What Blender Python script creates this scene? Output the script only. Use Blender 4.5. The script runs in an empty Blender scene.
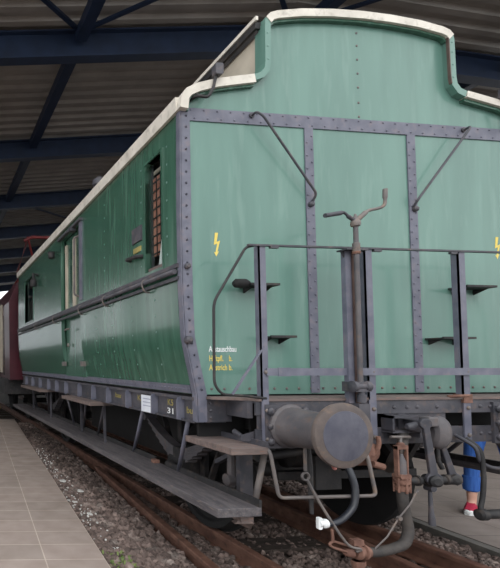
import bpy, math, random
import numpy as np
from mathutils import Vector, Matrix
random.seed(7)
rng = np.random.default_rng(7)
C = bpy.context.scene.collection
SC = bpy.context.scene
PI = math.pi

# ---------------------------------------------------------------- camera, world, light, exposure
cam_d = bpy.data.cameras.new('camera'); cam = bpy.data.objects.new('camera', cam_d); C.objects.link(cam)
CAM = Vector((-3.221, -3.060, 1.466)); YAW, PIT = .116, .039
dv = Vector((math.sin(YAW)*math.cos(PIT), math.cos(YAW)*math.cos(PIT), math.sin(PIT)))
cam.location = CAM
cam.rotation_euler = dv.to_track_quat('-Z', 'Y').to_euler()
cam_d.sensor_fit = 'HORIZONTAL'; cam_d.sensor_width = 36
cam_d.lens = 453.8*36/500
cam_d.shift_x = (250+11.7)/500; cam_d.shift_y = (346-284)/500
cam_d.clip_start = .05; cam_d.clip_end = 400
SC.camera = cam
W = bpy.data.worlds.new('overcast_sky'); SC.world = W; W.use_nodes = True
wn = W.node_tree; bg = wn.nodes['Background']
wtc = wn.nodes.new('ShaderNodeTexCoord'); wno = wn.nodes.new('ShaderNodeTexNoise'); wno.inputs['Scale'].default_value = 2.2
wr = wn.nodes.new('ShaderNodeValToRGB')
wr.color_ramp.elements[0].position = .3; wr.color_ramp.elements[0].color = (.80, .85, .91, 1)
wr.color_ramp.elements[1].position = .7; wr.color_ramp.elements[1].color = (1, 1, 1, 1)
wn.links.new(wtc.outputs['Generated'], wno.inputs['Vector']); wn.links.new(wno.outputs['Fac'], wr.inputs['Fac'])
wn.links.new(wr.outputs['Color'], bg.inputs['Color']); bg.inputs['Strength'].default_value = 1.0
sun_d = bpy.data.lights.new('sun', 'SUN'); sun_d.energy = .4; sun_d.angle = .5; sun_d.color = (1, .97, .92)
sun = bpy.data.objects.new('sun', sun_d); C.objects.link(sun)
sun.rotation_euler = Vector((.25, 1, -.75)).to_track_quat('-Z', 'Y').to_euler(); sun.location = (-4, -12, 10)
vs = SC.view_settings; vs.view_transform = 'Standard'; vs.look = 'None'; vs.gamma = 1; vs.use_curve_mapping = False
vs.exposure = 0.95

# ---------------------------------------------------------------- materials
def lin(c):
    return tuple((v/12.92 if v <= .04045 else ((v+.055)/1.055)**2.4) for v in (x/255 for x in c))
def mat(name, a, b=None, rough=.6, metal=0, scale=6, stretch=(1, 1, 1), bump=0, bscale=40, lo=.35, hi=.65, spot=None, spot_amt=.0, spot_scale=18, coat=0, detail=5):
    m = bpy.data.materials.new(name); m.use_nodes = True
    nt = m.node_tree; N = nt.nodes; L = nt.links; p = N['Principled BSDF']
    p.inputs['Roughness'].default_value = rough; p.inputs['Metallic'].default_value = metal
    if coat: p.inputs['Coat Weight'].default_value = coat; p.inputs['Coat Roughness'].default_value = .12
    A = lin(a)+(1,); B = lin(b)+(1,) if b else A
    tc = N.new('ShaderNodeTexCoord'); mp = N.new('ShaderNodeMapping'); mp.inputs['Scale'].default_value = stretch
    L.new(tc.outputs['Object'], mp.inputs['Vector'])
    no = N.new('ShaderNodeTexNoise'); no.inputs['Scale'].default_value = scale; no.inputs['Detail'].default_value = detail
    L.new(mp.outputs['Vector'], no.inputs['Vector'])
    r = N.new('ShaderNodeValToRGB'); r.color_ramp.elements[0].position = lo; r.color_ramp.elements[1].position = hi
    r.color_ramp.elements[0].color = A; r.color_ramp.elements[1].color = B
    L.new(no.outputs['Fac'], r.inputs['Fac']); col = r.outputs['Color']
    if spot:
        n2 = N.new('ShaderNodeTexNoise'); n2.inputs['Scale'].default_value = spot_scale; n2.inputs['Detail'].default_value = 6
        L.new(mp.outputs['Vector'], n2.inputs['Vector'])
        r2 = N.new('ShaderNodeValToRGB'); r2.color_ramp.elements[0].position = .55; r2.color_ramp.elements[1].position = .72
        r2.color_ramp.elements[0].color = (0, 0, 0, 1); r2.color_ramp.elements[1].color = (spot_amt,)*3+(1,)
        L.new(n2.outputs['Fac'], r2.inputs['Fac'])
        mx = N.new('ShaderNodeMix'); mx.data_type = 'RGBA'
        L.new(r2.outputs['Color'], mx.inputs['Factor']); L.new(col, mx.inputs['A']); mx.inputs['B'].default_value = lin(spot)+(1,)
        col = mx.outputs['Result']
    L.new(col, p.inputs['Base Color'])
    if bump:
        n3 = N.new('ShaderNodeTexNoise'); n3.inputs['Scale'].default_value = bscale; n3.inputs['Detail'].default_value = 4
        L.new(mp.outputs['Vector'], n3.inputs['Vector'])
        bp = N.new('ShaderNodeBump'); bp.inputs['Strength'].default_value = bump; bp.inputs['Distance'].default_value = .01
        L.new(n3.outputs['Fac'], bp.inputs['Height']); L.new(bp.outputs['Normal'], p.inputs['Normal'])
    return m
M = {}
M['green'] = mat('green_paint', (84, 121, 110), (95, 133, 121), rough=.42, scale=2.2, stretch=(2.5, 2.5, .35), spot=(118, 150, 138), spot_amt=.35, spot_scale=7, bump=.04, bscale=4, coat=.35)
M['green_shaded'] = mat('green_paint_shaded', (52, 88, 72), (64, 103, 86), rough=.26, scale=5, stretch=(3, 3, .25), spot=(112, 146, 130), spot_amt=.35, spot_scale=6, bump=.08, bscale=5, coat=.5)  # same paint as the end wall, darkened for the weaker light at the side
M['lilac'] = mat('lilac_grey_iron', (88, 90, 104), (107, 108, 121), rough=.5, scale=9, spot=(120, 108, 112), spot_amt=.5)
M['iron'] = mat('grey_iron', (54, 55, 62), (78, 76, 82), rough=.55, scale=7, spot=(108, 92, 84), spot_amt=.5, bump=.1)
M['dark_iron'] = mat('dark_iron', (26, 26, 28), (46, 44, 45), rough=.65, scale=8, spot=(82, 70, 60), spot_amt=.5, bump=.15)
M['pale_iron'] = mat('worn_pale_iron', (88, 84, 84), (112, 104, 100), rough=.5, scale=9, spot=(128, 104, 84), spot_amt=.6, bump=.1)
M['rust'] = mat('rusty_iron', (98, 68, 58), (130, 96, 82), rough=.8, scale=14, spot=(84, 60, 50), spot_amt=.7, bump=.3)
M['rust_dark'] = mat('dull_brown_iron', (78, 62, 58), (104, 84, 76), rough=.7, scale=9, spot=(66, 52, 48), spot_amt=.6)
M['rail_rust'] = mat('rail_rust', (86, 58, 48), (118, 86, 72), rough=.65, scale=8, spot=(56, 42, 36), spot_amt=.6, bump=.1)
M['rubber'] = mat('black_rubber', (28, 30, 36), (44, 48, 56), rough=.35, scale=10)
M['old_rubber'] = mat('grey_hose_rubber', (54, 51, 50), (74, 68, 64), rough=.75, scale=12, bump=.3, bscale=60)
M['white'] = mat('roof_white', (198, 192, 180), (222, 216, 204), rough=.6, scale=6, spot=(140, 134, 122), spot_amt=.5)
M['cream'] = mat('cream_board', (176, 166, 150), (194, 184, 166), rough=.7, scale=5)
M['roofgrey'] = mat('roof_felt', (70, 70, 72), (92, 90, 90), rough=.8)
M['wood'] = mat('weathered_board', (68, 65, 69), (92, 88, 90), rough=.7, scale=5, stretch=(6, .8, 6), spot=(126, 112, 104), spot_amt=.6, bump=.2)
M['plank'] = mat('dusty_plank', (92, 82, 80), (116, 102, 97), rough=.85, scale=5, stretch=(1, 6, 6), spot=(138, 98, 80), spot_amt=.6, bump=.2)
M['yellow'] = mat('yellow_paint', (214, 190, 84), (226, 204, 104), rough=.5)
M['dull_yellow'] = mat('dull_yellow_plate', (140, 128, 70), (158, 146, 86), rough=.6)
M['pinkish'] = mat('faded_pink_paint', (170, 104, 100), (186, 126, 118), rough=.7)
M['maroon_red'] = mat('dark_red_paint', (110, 34, 36), (134, 48, 46), rough=.5)
M['paintwhite'] = mat('white_lettering', (218, 222, 222), (232, 234, 234), rough=.5)
M['card'] = mat('white_card', (206, 210, 220), (222, 226, 232), rough=.6)
M['cardmark'] = mat('grey_print', (150, 156, 176), (170, 174, 190), rough=.7)
M['steelblue'] = mat('blue_steel_paint', (24, 38, 60), (32, 47, 73), rough=.5, scale=3)
M['sheet'] = mat('galvanised_sheet', (138, 133, 127), (154, 148, 141), rough=.5, metal=0, scale=2)
M['maroon'] = mat('maroon_paint', (62, 20, 32), (78, 26, 38), rough=.4, scale=3, coat=.1)
M['red'] = mat('red_paint', (150, 34, 34), (176, 46, 44), rough=.4)
M['concrete'] = mat('kerb_concrete', (92, 90, 86), (116, 112, 106), rough=.9, bump=.3)
M['wall'] = mat('hall_wall', (50, 45, 43), (66, 58, 54), rough=.85, scale=2)
M['black'] = mat('black_underframe', (14, 14, 15), (24, 23, 24), rough=.8, scale=6)
M['sleeper'] = mat('old_sleeper_timber', (46, 38, 34), (66, 56, 50), rough=.9, scale=8, stretch=(.6, 5, 5), bump=.4)
M['skin'] = mat('skin', (206, 160, 140), (216, 172, 152), rough=.55)
M['denim'] = mat('blue_denim', (40, 84, 160), (58, 106, 184), rough=.85, scale=10, stretch=(5, 5, .6), bump=.3)
M['shirt'] = mat('grey_shirt', (92, 94, 100), (108, 110, 116), rough=.85)
M['shoe'] = mat('red_canvas', (164, 30, 60), (182, 44, 74), rough=.7)
M['hair'] = mat('brown_hair', (58, 40, 28), (76, 54, 38), rough=.7, stretch=(4, 4, .6))
M['brick_reflection'] = mat('red_brown_brick_reflection', (150, 96, 82), (176, 122, 104), rough=.8)  # brickwork mirrored in the glass, given as a surface colour
M['leaf'] = mat('weed_leaf', (84, 104, 54), (112, 128, 70), rough=.7)
M['paper'] = mat('scrap_paper', (196, 194, 190), (214, 212, 208), rough=.8)
def glass():
    m = bpy.data.materials.new('window_glass'); m.use_nodes = True; nt = m.node_tree; nt.nodes.clear(); N = nt.nodes; L = nt.links
    o = N.new('ShaderNodeOutputMaterial'); mx = N.new('ShaderNodeMixShader'); t = N.new('ShaderNodeBsdfTransparent'); g_ = N.new('ShaderNodeBsdfGlossy'); f_ = N.new('ShaderNodeLayerWeight'); pw = N.new('ShaderNodeMath'); pw.operation = 'POWER'; pw.inputs[1].default_value = 4.5
    t.inputs['Color'].default_value = (.9, .93, .92, 1); g_.inputs['Roughness'].default_value = .03; f_.inputs['Blend'].default_value = .5; L.new(f_.outputs['Facing'], pw.inputs[0])
    L.new(pw.outputs[0], mx.inputs['Fac']); L.new(t.outputs['BSDF'], mx.inputs[1]); L.new(g_.outputs['BSDF'], mx.inputs[2]); L.new(mx.outputs['Shader'], o.inputs['Surface'])
    return m
M['glass'] = glass()
def stone_mat():
    m = mat('ballast_stone', (84, 72, 68), (124, 110, 104), rough=.9, scale=9, lo=.3, hi=.7, spot=(150, 142, 136), spot_amt=.7, spot_scale=7, bump=.4)
    nt = m.node_tree; N = nt.nodes; L = nt.links; p = N['Principled BSDF']; src = p.inputs['Base Color'].links[0].from_socket
    ge = N.new('ShaderNodeNewGeometry'); rr = N.new('ShaderNodeValToRGB')
    rr.color_ramp.elements[0].color = (.45, .43, .42, 1); rr.color_ramp.elements[1].color = (1.5, 1.45, 1.42, 1)
    mx = N.new('ShaderNodeMix'); mx.data_type = 'RGBA'; mx.blend_type = 'MULTIPLY'; mx.inputs['Factor'].default_value = 1
    L.new(ge.outputs['Random Per Island'], rr.inputs['Fac']); L.new(src, mx.inputs['A']); L.new(rr.outputs['Color'], mx.inputs['B']); L.new(mx.outputs['Result'], p.inputs['Base Color'])
    return m
M['stone'] = stone_mat()
M['iron_rusty'] = mat('buffer_iron', (72, 70, 74), (96, 91, 92), rough=.6, scale=6, spot=(100, 84, 77), spot_amt=.7, bump=.2)
M['gravelbed'] = mat('gravel_bed', (48, 42, 38), (78, 70, 64), rough=.95, scale=30, bump=1, bscale=50)
def paving(name, a, b, j, bw, rh):
    m = bpy.data.materials.new(name); m.use_nodes = True; nt = m.node_tree; N = nt.nodes; L = nt.links; p = N['Principled BSDF']
    p.inputs['Roughness'].default_value = .8
    tc = N.new('ShaderNodeTexCoord'); br = N.new('ShaderNodeTexBrick'); br.offset = 0; br.squash = 1
    br.inputs['Scale'].default_value = 1; br.inputs['Brick Width'].default_value = bw; br.inputs['Row Height'].default_value = rh
    br.inputs['Mortar Size'].default_value = .005; br.inputs['Mortar Smooth'].default_value = .2; br.inputs['Bias'].default_value = 0
    br.inputs['Color1'].default_value = lin(a)+(1,); br.inputs['Color2'].default_value = lin(b)+(1,); br.inputs['Mortar'].default_value = lin(j)+(1,)
    L.new(tc.outputs['Object'], br.inputs['Vector'])
    no = N.new('ShaderNodeTexNoise'); no.inputs['Scale'].default_value = 5; no.inputs['Detail'].default_value = 8
    L.new(tc.outputs['Object'], no.inputs['Vector'])
    r = N.new('ShaderNodeValToRGB'); r.color_ramp.elements[0].position = .3; r.color_ramp.elements[0].color = (.78, .76, .74, 1); r.color_ramp.elements[1].position = .7
    L.new(no.outputs['Fac'], r.inputs['Fac'])
    mx = N.new('ShaderNodeMix'); mx.data_type = 'RGBA'; mx.blend_type = 'MULTIPLY'; mx.inputs['Factor'].default_value = 1
    L.new(br.outputs['Color'], mx.inputs['A']); L.new(r.outputs['Color'], mx.inputs['B']); L.new(mx.outputs['Result'], p.inputs['Base Color'])
    bp = N.new('ShaderNodeBump'); bp.inputs['Strength'].default_value = .3; bp.inputs['Distance'].default_value = .003
    L.new(br.outputs['Fac'], bp.inputs['Height']); bp.invert = True; L.new(bp.outputs['Normal'], p.inputs['Normal'])
    return m
M['paving'] = paving('pale_paving', (168, 153, 145), (158, 145, 137), (198, 184, 172), .45, .285)
M['paving_far'] = paving('grey_paving', (140, 130, 124), (131, 122, 116), (104, 97, 92), .5, .5)

# ---------------------------------------------------------------- mesh helpers
WO = {}
class MB:
    def __init__(s): s.v = []; s.f = []; s.sm = []
    def add(s, vs, fs, smooth=False):
        o = len(s.v); s.v += [tuple(v) for v in vs]; s.f += [tuple(o+i for i in f) for f in fs]; s.sm += [smooth]*len(fs); return s
    def box(s, x0, x1, y0, y1, z0, z1):
        vs = [(x, y, z) for x in (x0, x1) for y in (y0, y1) for z in (z0, z1)]
        return s.add(vs, [(0, 1, 3, 2), (4, 6, 7, 5), (0, 4, 5, 1), (2, 3, 7, 6), (0, 2, 6, 4), (1, 5, 7, 3)])
    def bevbox(s, x0, x1, y0, y1, z0, z1, b=.005):
        # chamfered along its four edges that run in y
        P = [(x0+b, z0), (x1-b, z0), (x1, z0+b), (x1, z1-b), (x1-b, z1), (x0+b, z1), (x0, z1-b), (x0, z0+b)]
        return s.prism(P, 'y', y0, y1)
    def bar(s, p0, p1, w, h, up=(0, 0, 1)):
        p0 = Vector(p0); p1 = Vector(p1); d = (p1-p0).normalized(); u = Vector(up)
        if abs(d.dot(u)) > .98: u = Vector((0, 1, 0))
        r = d.cross(u).normalized(); u = r.cross(d)
        vs = [p+r*a*w/2+u*b*h/2 for p in (p0, p1) for a, b in ((-1, -1), (1, -1), (1, 1), (-1, 1))]
        return s.add(vs, [(0, 3, 2, 1), (4, 5, 6, 7), (0, 1, 5, 4), (1, 2, 6, 5), (2, 3, 7, 6), (3, 0, 4, 7)])
    def prism(s, poly, ax, a, b):
        def P(u, v, w): return {'y': (u, w, v), 'x': (w, u, v), 'z': (u, v, w)}[ax]
        n = len(poly); vs = [P(u, v, a) for u, v in poly]+[P(u, v, b) for u, v in poly]
        fs = [tuple(range(n)), tuple(range(2*n-1, n-1, -1))]+[(i, i+n, (i+1) % n+n, (i+1) % n) for i in range(n)]
        return s.add(vs, fs)
    def tube(s, pts, r, n=10, smooth=True, cap=True, closed=False):
        pts = [Vector(p) for p in pts]; m = len(pts); rr = r if isinstance(r, (list, tuple)) else [r]*m
        d = (pts[1]-pts[0]).normalized(); u = Vector((0, 0, 1)) if abs(d.z) < .9 else Vector((0, 1, 0))
        u = (u-d*u.dot(d)).normalized(); vs = []
        for i, p in enumerate(pts):
            if closed: t = (pts[(i+1) % m]-pts[i-1]).normalized()
            else:
                t = (pts[min(i+1, m-1)]-pts[max(i-1, 0)]).normalized()
            u = (u-t*u.dot(t)).normalized(); w = t.cross(u)
            vs += [p+(u*math.cos(2*PI*k/n)+w*math.sin(2*PI*k/n))*rr[i] for k in range(n)]
        fs = []
        for i in range(m if closed else m-1):
            j = (i+1) % m
            fs += [(i*n+k, i*n+(k+1) % n, j*n+(k+1) % n, j*n+k) for k in range(n)]
        s.add(vs, fs, smooth)
        if cap and not closed:
            o = len(s.v)-m*n
            s.f += [tuple(o+k for k in range(n-1, -1, -1)), tuple(o+(m-1)*n+k for k in range(n))]; s.sm += [False, False]
        return s
    def lathe(s, p, d, prof, n=24, smooth=True):
        p = Vector(p); d = Vector(d).normalized(); u = Vector((0, 0, 1)) if abs(d.z) < .9 else Vector((1, 0, 0))
        u = (u-d*u.dot(d)).normalized(); w = d.cross(u); vs = []
        for t, r in prof: vs += [p+d*t+(u*math.cos(2*PI*k/n)+w*math.sin(2*PI*k/n))*max(r, 1e-4) for k in range(n)]
        m = len(prof); fs = [(i*n+k, i*n+(k+1) % n, (i+1)*n+(k+1) % n, (i+1)*n+k) for i in range(m-1) for k in range(n)]
        s.add(vs, fs, smooth); o = len(s.v)-m*n
        s.f += [tuple(o+k for k in range(n-1, -1, -1)), tuple(o+(m-1)*n+k for k in range(n))]; s.sm += [False, False]
        return s
    def rivet(s, p, d, r=.011, h=.008):
        p = Vector(p)-Vector(d).normalized()*.001
        return s.lathe(p, d, [(0, r), (h*.6, r*.85), (h, r*.35)], 8)
    def build(s, name, m, parent=None, label=None, bevel=0, shift=None):
        V = np.array(s.v, float)
        c = (V.min(0)+V.max(0))/2
        if parent is None: c[2] = V[:, 2].min()
        V = V-c
        me = bpy.data.meshes.new(name); me.from_pydata([tuple(v) for v in V], [], s.f)
        me.polygons.foreach_set('use_smooth', s.sm); me.update()
        import bmesh
        b = bmesh.new(); b.from_mesh(me); bmesh.ops.recalc_face_normals(b, faces=b.faces)
        for ed in b.edges:
            if len(ed.link_faces) == 2 and ed.calc_face_angle(0) > .62: ed.smooth = False
        b.to_mesh(me); b.free()
        me.materials.append(M[m] if isinstance(m, str) else m)
        o = bpy.data.objects.new(name, me); C.objects.link(o)
        WO[o] = Vector(c); po = WO[parent] if parent else Vector((0, 0, 0)); o.location = Vector(c)-po
        if parent: o.parent = parent
        if label: o['label'] = label
        if bevel:
            bv = o.modifiers.new('bevel', 'BEVEL'); bv.width = bevel; bv.segments = 2; bv.limit_method = 'ANGLE'
        return o
def empty(name, loc, label, cat, group=None):
    o = bpy.data.objects.new(name, None); C.objects.link(o); o.location = loc; WO[o] = Vector(loc)
    o['label'] = label; o['category'] = cat
    if group: o['group'] = group
    return o
def tag(o, label, cat, group=None, kind=None):
    o['label'] = label; o['category'] = cat
    if group: o['group'] = group
    if kind: o['kind'] = kind
    return o
def struct(o): o['kind'] = 'structure'; return o
def smooth_path(pts, k=6, closed=False):
    P = [Vector(p) for p in pts]; out = []; n = len(P)
    for i in range(n-1):
        p0 = P[max(i-1, 0)]; p1 = P[i]; p2 = P[i+1]; p3 = P[min(i+2, n-1)]
        for j in range(k):
            t = j/k; out.append(.5*((2*p1)+(p2-p0)*t+(2*p0-5*p1+4*p2-p3)*t*t+(3*p1-p0-3*p2+p3)*t**3))
    out.append(P[-1]); return out
def rounded(pts, r=.03, k=4):
    P = [Vector(p) for p in pts]; out = [P[0]]
    for i in range(1, len(P)-1):
        a, b, c = P[i-1], P[i], P[i+1]; da = (a-b); dc = (c-b); q = min(r, da.length*.45, dc.length*.45)
        s0 = b+da.normalized()*q; s1 = b+dc.normalized()*q
        for j in range(k+1):
            t = j/k; out.append(s0*(1-t)**2+b*2*t*(1-t)+s1*t*t)
    out.append(P[-1]); return out
def text(body, x, y, z, h, width, m, parent, name='lettering', face='front'):
    cu = bpy.data.curves.new(name, 'FONT'); cu.body = body; cu.size = 1; cu.extrude = 0; cu.offset = .012
    t = bpy.data.objects.new('tmp', cu); me = bpy.data.meshes.new_from_object(t)
    n = len(me.vertices); co = np.zeros(n*3); me.vertices.foreach_get('co', co); co = co.reshape(-1, 3)
    bpy.data.objects.remove(t)
    w = co[:, 0].max(); u = co[:, 0]/w*width; v = co[:, 1]/.72*h
    faces = [tuple(p.vertices) for p in me.polygons]; bpy.data.meshes.remove(me)
    b = MB()
    def put(off):
        if face == 'front': return [(x+a, y-off, z+c) for a, c in zip(u, v)]
        return [(x-off, y-a, z+c) for a, c in zip(u, v)]
    b.add(put(0.0015), faces); b.add(put(.0005), [f[::-1] for f in faces])
    return b.build(name, m, parent)

# ---------------------------------------------------------------- setting: ground, platforms, walls, canopy
g = MB(); g.box(-30, 30, -25, 60, -.6, -.20); struct(g.build('floor', 'gravelbed'))
TR = .0945                                            # the siding and the platform run at this slant to the coach
def slant_slab(name, m, x_edge, y0, y1, width, z0, z1, ang, side):
    b = MB(); b.box(0 if side > 0 else -width, width if side > 0 else 0, y0, y1, z0, z1)
    V = np.array(b.v); me = bpy.data.meshes.new(name); me.from_pydata([tuple(v) for v in V], [], b.f); me.materials.append(M[m])
    o = bpy.data.objects.new(name, me); C.objects.link(o); o.location = (x_edge, 0, 0); o.rotation_euler.z = -ang; WO[o] = o.location; return o
struct(slant_slab('floor_platform_left', 'paving', -1.975, -8, 8.9, 9, -.4, 0.0, TR, -1))
struct(slant_slab('floor_platform_right', 'paving_far', 1.36, -6, 40, 9, -.4, -.05, .12, 1))
k = slant_slab('trim_1', 'concrete', 1.27, -6, 40, .10, -.4, -.055, .12, 1); struct(k)
w = MB(); w.box(9.5, 9.8, -2, 60, -.3, 5.6); struct(w.build('wall_right', 'wall'))
w = MB(); w.box(-6.1, -5.8, 3.4, 60, .02, 1.9); w.box(-6.1, -5.8, 3.4, 60, 4.4, 5.6)  # unseen added wall: darkens the coach side, its gaps reflect as bright streaks
for y in np.arange(3.4, 60, 3.2): w.box(-5.92, -5.8, float(y), float(y)+1.2, 1.9, 4.4)
struct(w.build('wall_left_light_block', 'wall'))
RX, RZ = 3.3, 7.42                                    # ridge of the canopy beams' undersides
def cz(x): return RZ-.11*(RX-x) if x < RX else RZ-.05*(x-RX)
def ceiling():
    b = MB(); xs = [-11, RX, 16]; prof = []
    y = 1.4; P = .33
    while y < 35:
        prof += [(y, .03), (y+.12, .03), (y+.165, -.035), (y+.285, -.035)]; y += P
    vs = []; n = len(prof)
    for x in xs: vs += [(x, a, cz(x)+.62+h) for a, h in prof]
    for x in xs: vs += [(x, a, cz(x)+.64+h) for a, h in prof]
    fs = []
    for l in (0, 1):
        for i in range(2):
            for j in range(n-1):
                o = l*3*n; fs.append((o+i*n+j, o+i*n+j+1, o+(i+1)*n+j+1, o+(i+1)*n+j))
    b.add(vs, fs); return b.build('ceiling', 'sheet')
struct(ceiling())
BY = [.70, 4.73, 8.76, 12.79, 16.82, 20.85, 24.88, 28.91, 32.94]
order = ['nearest of all, above the coach end', 'nearest one seen whole above the coach', 'second one back above the coach', 'third one back above the coach',
         'fourth one back, over the coach far end', 'fifth one back, over the maroon engine', 'sixth one back, beyond the red current collector', 'seventh one back, near the bright far opening', 'farthest one, against the bright opening']
def ibeam(b, p0, p1, h=.5, w=.22, t=.03):
    p0 = Vector(p0); p1 = Vector(p1); up = Vector((0, 0, 1))
    b.bar(p0+up*t/2, p1+up*t/2, w, t); b.bar(p0+up*(h-t/2), p1+up*(h-t/2), w, t); b.bar(p0+up*h/2, p1+up*h/2, .03, h-2*t)
for i, y in enumerate(BY):
    if i == 0: continue
    b = MB(); ibeam(b, (-11, y, cz(-11)), (RX, y, cz(RX))); ibeam(b, (RX, y, cz(RX)), (16, y, cz(16)))
    tag(b.build('roof_beam', 'steelblue'), 'dark blue steel cross beam under the ribbed canopy, '+order[i], 'beam', 'canopy cross beams')
for x, nm in ((-.66, 'over the left side of the coach'), (3.6, 'behind the raised coach roof'), (8.2, 'far to the right of the coach roof')):
    b = MB()
    for y0, y1 in zip([1.6]+BY[1:-1], BY[1:]):
        b.bar((x, y0+.13, cz(x)+.34), (x, y1-.13, cz(x)+.34), .2, .2)
    tag(b.build('roof_purlin', 'steelblue'), 'dark blue steel purlin running lengthwise '+nm, 'purlin', 'canopy purlins')
def brace(p0, p1, lab, r=.036):
    b = MB(); b.bar(p0, p1, r*2, r*1.4); tag(b.build('roof_brace', 'steelblue'), lab, 'brace', 'canopy diagonal braces')
zb = lambda x: cz(x)+.44
brace((-.74, 4.55, zb(-.74)), (-2.5, 3.0, zb(-2.5)), 'thin dark blue diagonal brace rising left from the nearest beam')
brace((-.56, 4.55, zb(-.56)), (1.75, 2.95, zb(1.75)), 'thin dark blue diagonal brace rising right from the nearest beam')
brace((3.5, 4.55, zb(3.5)), (5.6, 2.7, zb(5.6)), 'thin dark blue diagonal brace above the right of the raised roof')
brace((3.4, 4.55, zb(3.4)), (1.6, 2.9, zb(1.6)), 'thin dark blue diagonal brace above the middle of the raised roof')
brace((-.8, 12.9, zb(-.8)), (3.4, 16.7, zb(3.4)), 'faint diagonal brace deep under the canopy slanting to the right')
brace((-1.0, 16.7, zb(-1)), (-4.2, 12.9, zb(-4.2)), 'faint diagonal brace deep under the canopy slanting to the left')
brace((3.7, 8.6, zb(3.7)), (8.1, 4.9, zb(8.1)), 'dark diagonal brace beyond the right shoulder of the coach roof')

# ---------------------------------------------------------------- track
def rail(name, x0, slope, y0, y1, lab, grp='rails'):
    P = [(-.065, -.15), (.065, -.15), (.065, -.138), (.01, -.12), (.008, -.045), (.034, -.035), (.036, -.006), (.03, 0), (-.03, 0), (-.036, -.006), (-.034, -.035), (-.008, -.045), (-.01, -.12), (-.065, -.138)]
    b = MB(); n = len(P); vs = []
    for y in (y0, y1): vs += [(x0+slope*y+u, y, v) for u, v in P]
    b.add(vs, [tuple(range(n)), tuple(range(2*n-1, n-1, -1))]+[(i, i+n, (i+1) % n+n, (i+1) % n) for i in range(n)])
    return tag(b.build(name, 'rail_rust'), lab, 'rail', grp)
rail('rail', -.755, 0, -6, 45, 'rusty steel rail under the left wheels of the green coach')
rail('rail', .735, 0, -6, 45, 'rusty steel rail under the right wheels of the green coach')
rail('rail', -1.215, .093, -6, 3.3, 'rusty steel rail nearest the pale platform, closing in on the coach rail')
rail('rail', .255, .093, -6, 3.3, 'rusty steel rail between the wheels, inside the right running rail')
b0 = None
for i in range(26):
    y = -1.95+i*.68
    b = MB(); b.prism([(-1.32, -.30), (1.05, -.30), (1.05, -.165), (1.03, -.15), (-1.30, -.15), (-1.32, -.165)], 'y', y-.13, y+.13)
    if i < 12:
        lab = ['dark timber sleeper crossing under the rails, %s' % w_ for w_ in ('well in front of the coach', 'in front of the coach buffers', 'just ahead of the front buffer', 'below the buffer face', 'below the black hose', 'right behind the coupling hose', 'in front of the front wheels', 'below the front wheels', 'right behind the front wheels', 'second behind the front wheels', 'third behind the front wheels', 'fourth behind the front wheels')][i]
        tag(b.build('sleeper', 'sleeper'), lab, 'sleeper', 'track sleepers')
    else:
        o = b.build('sleeper', 'sleeper'); tag(o, 'dark timber sleeper lying deep in shadow under the coach and beyond', 'sleeper', 'sleepers in deep shadow')
def stones():
    t = (1+5**.5)/2
    iv = np.array([(-1, t, 0), (1, t, 0), (-1, -t, 0), (1, -t, 0), (0, -1, t), (0, 1, t), (0, -1, -t), (0, 1, -t), (t, 0, -1), (t, 0, 1), (-t, 0, -1), (-t, 0, 1)])/1.9
    fc = np.array([(0, 11, 5), (0, 5, 1), (0, 1, 7), (0, 7, 10), (0, 10, 11), (1, 5, 9), (5, 11, 4), (11, 10, 2), (10, 7, 6), (7, 1, 8), (3, 9, 4), (3, 4, 2), (3, 2, 6), (3, 6, 8), (3, 8, 9), (4, 9, 5), (2, 4, 11), (6, 2, 10), (8, 6, 7), (9, 8, 1)])
    V = []; F = []; n = 0
    def scatter(cnt, xa, xb, ya, yb, zf, s0, s1):
        nonlocal n
        for _ in range(cnt):
            y = rng.uniform(ya, yb); x = rng.uniform(xa(y), xb(y)); s = rng.uniform(s0, s1)
            sc = s*rng.uniform(.65, 1.2, 3); a, bb, c = rng.uniform(0, 2*PI, 3)
            R = np.array(Matrix.Rotation(a, 3, 'X') @ Matrix.Rotation(bb, 3, 'Y') @ Matrix.Rotation(c, 3, 'Z'))
            vv = (iv*rng.uniform(.8, 1.2, (12, 1))*sc) @ R.T + np.array([x, y, zf(x)+rng.uniform(-.012, .012)])
            V.append(vv); F.append(fc+n); n += 12
    edge = lambda y: -1.97+TR*y
    lz = lambda x: -.06 if x < -1.4 else -.10
    scatter(3600, lambda y: edge(y)+.01, lambda y: -1.27+.093*y, -.6, 3.2, lz, .026, .044)
    scatter(2600, lambda y: edge(y)+.01, lambda y: -1.27+.093*y, 3.2, 8.8, lz, .026, .038)
    scatter(1800, lambda y: -1.16+.093*y, lambda y: -.80, -.6, 3.4, lambda x: -.13, .02, .034)
    scatter(4200, lambda y: -.70, lambda y: .68, -.6, 3.4, lambda x: -.178, .022, .034)
    scatter(3200, lambda y: .79, lambda y: 1.27+.11*y, -.8, 4, lambda x: -.115, .02, .034)
    V = np.concatenate(V); F = np.concatenate(F)
    me = bpy.data.meshes.new('ballast'); me.from_pydata(V.tolist(), [], F.tolist()); me.materials.append(M['stone'])
    o = bpy.data.objects.new('ballast', me); C.objects.link(o)
    tag(o, 'brown grey crushed ballast stones around the rails beside the platform', 'gravel', kind='stuff')
stones()
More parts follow.
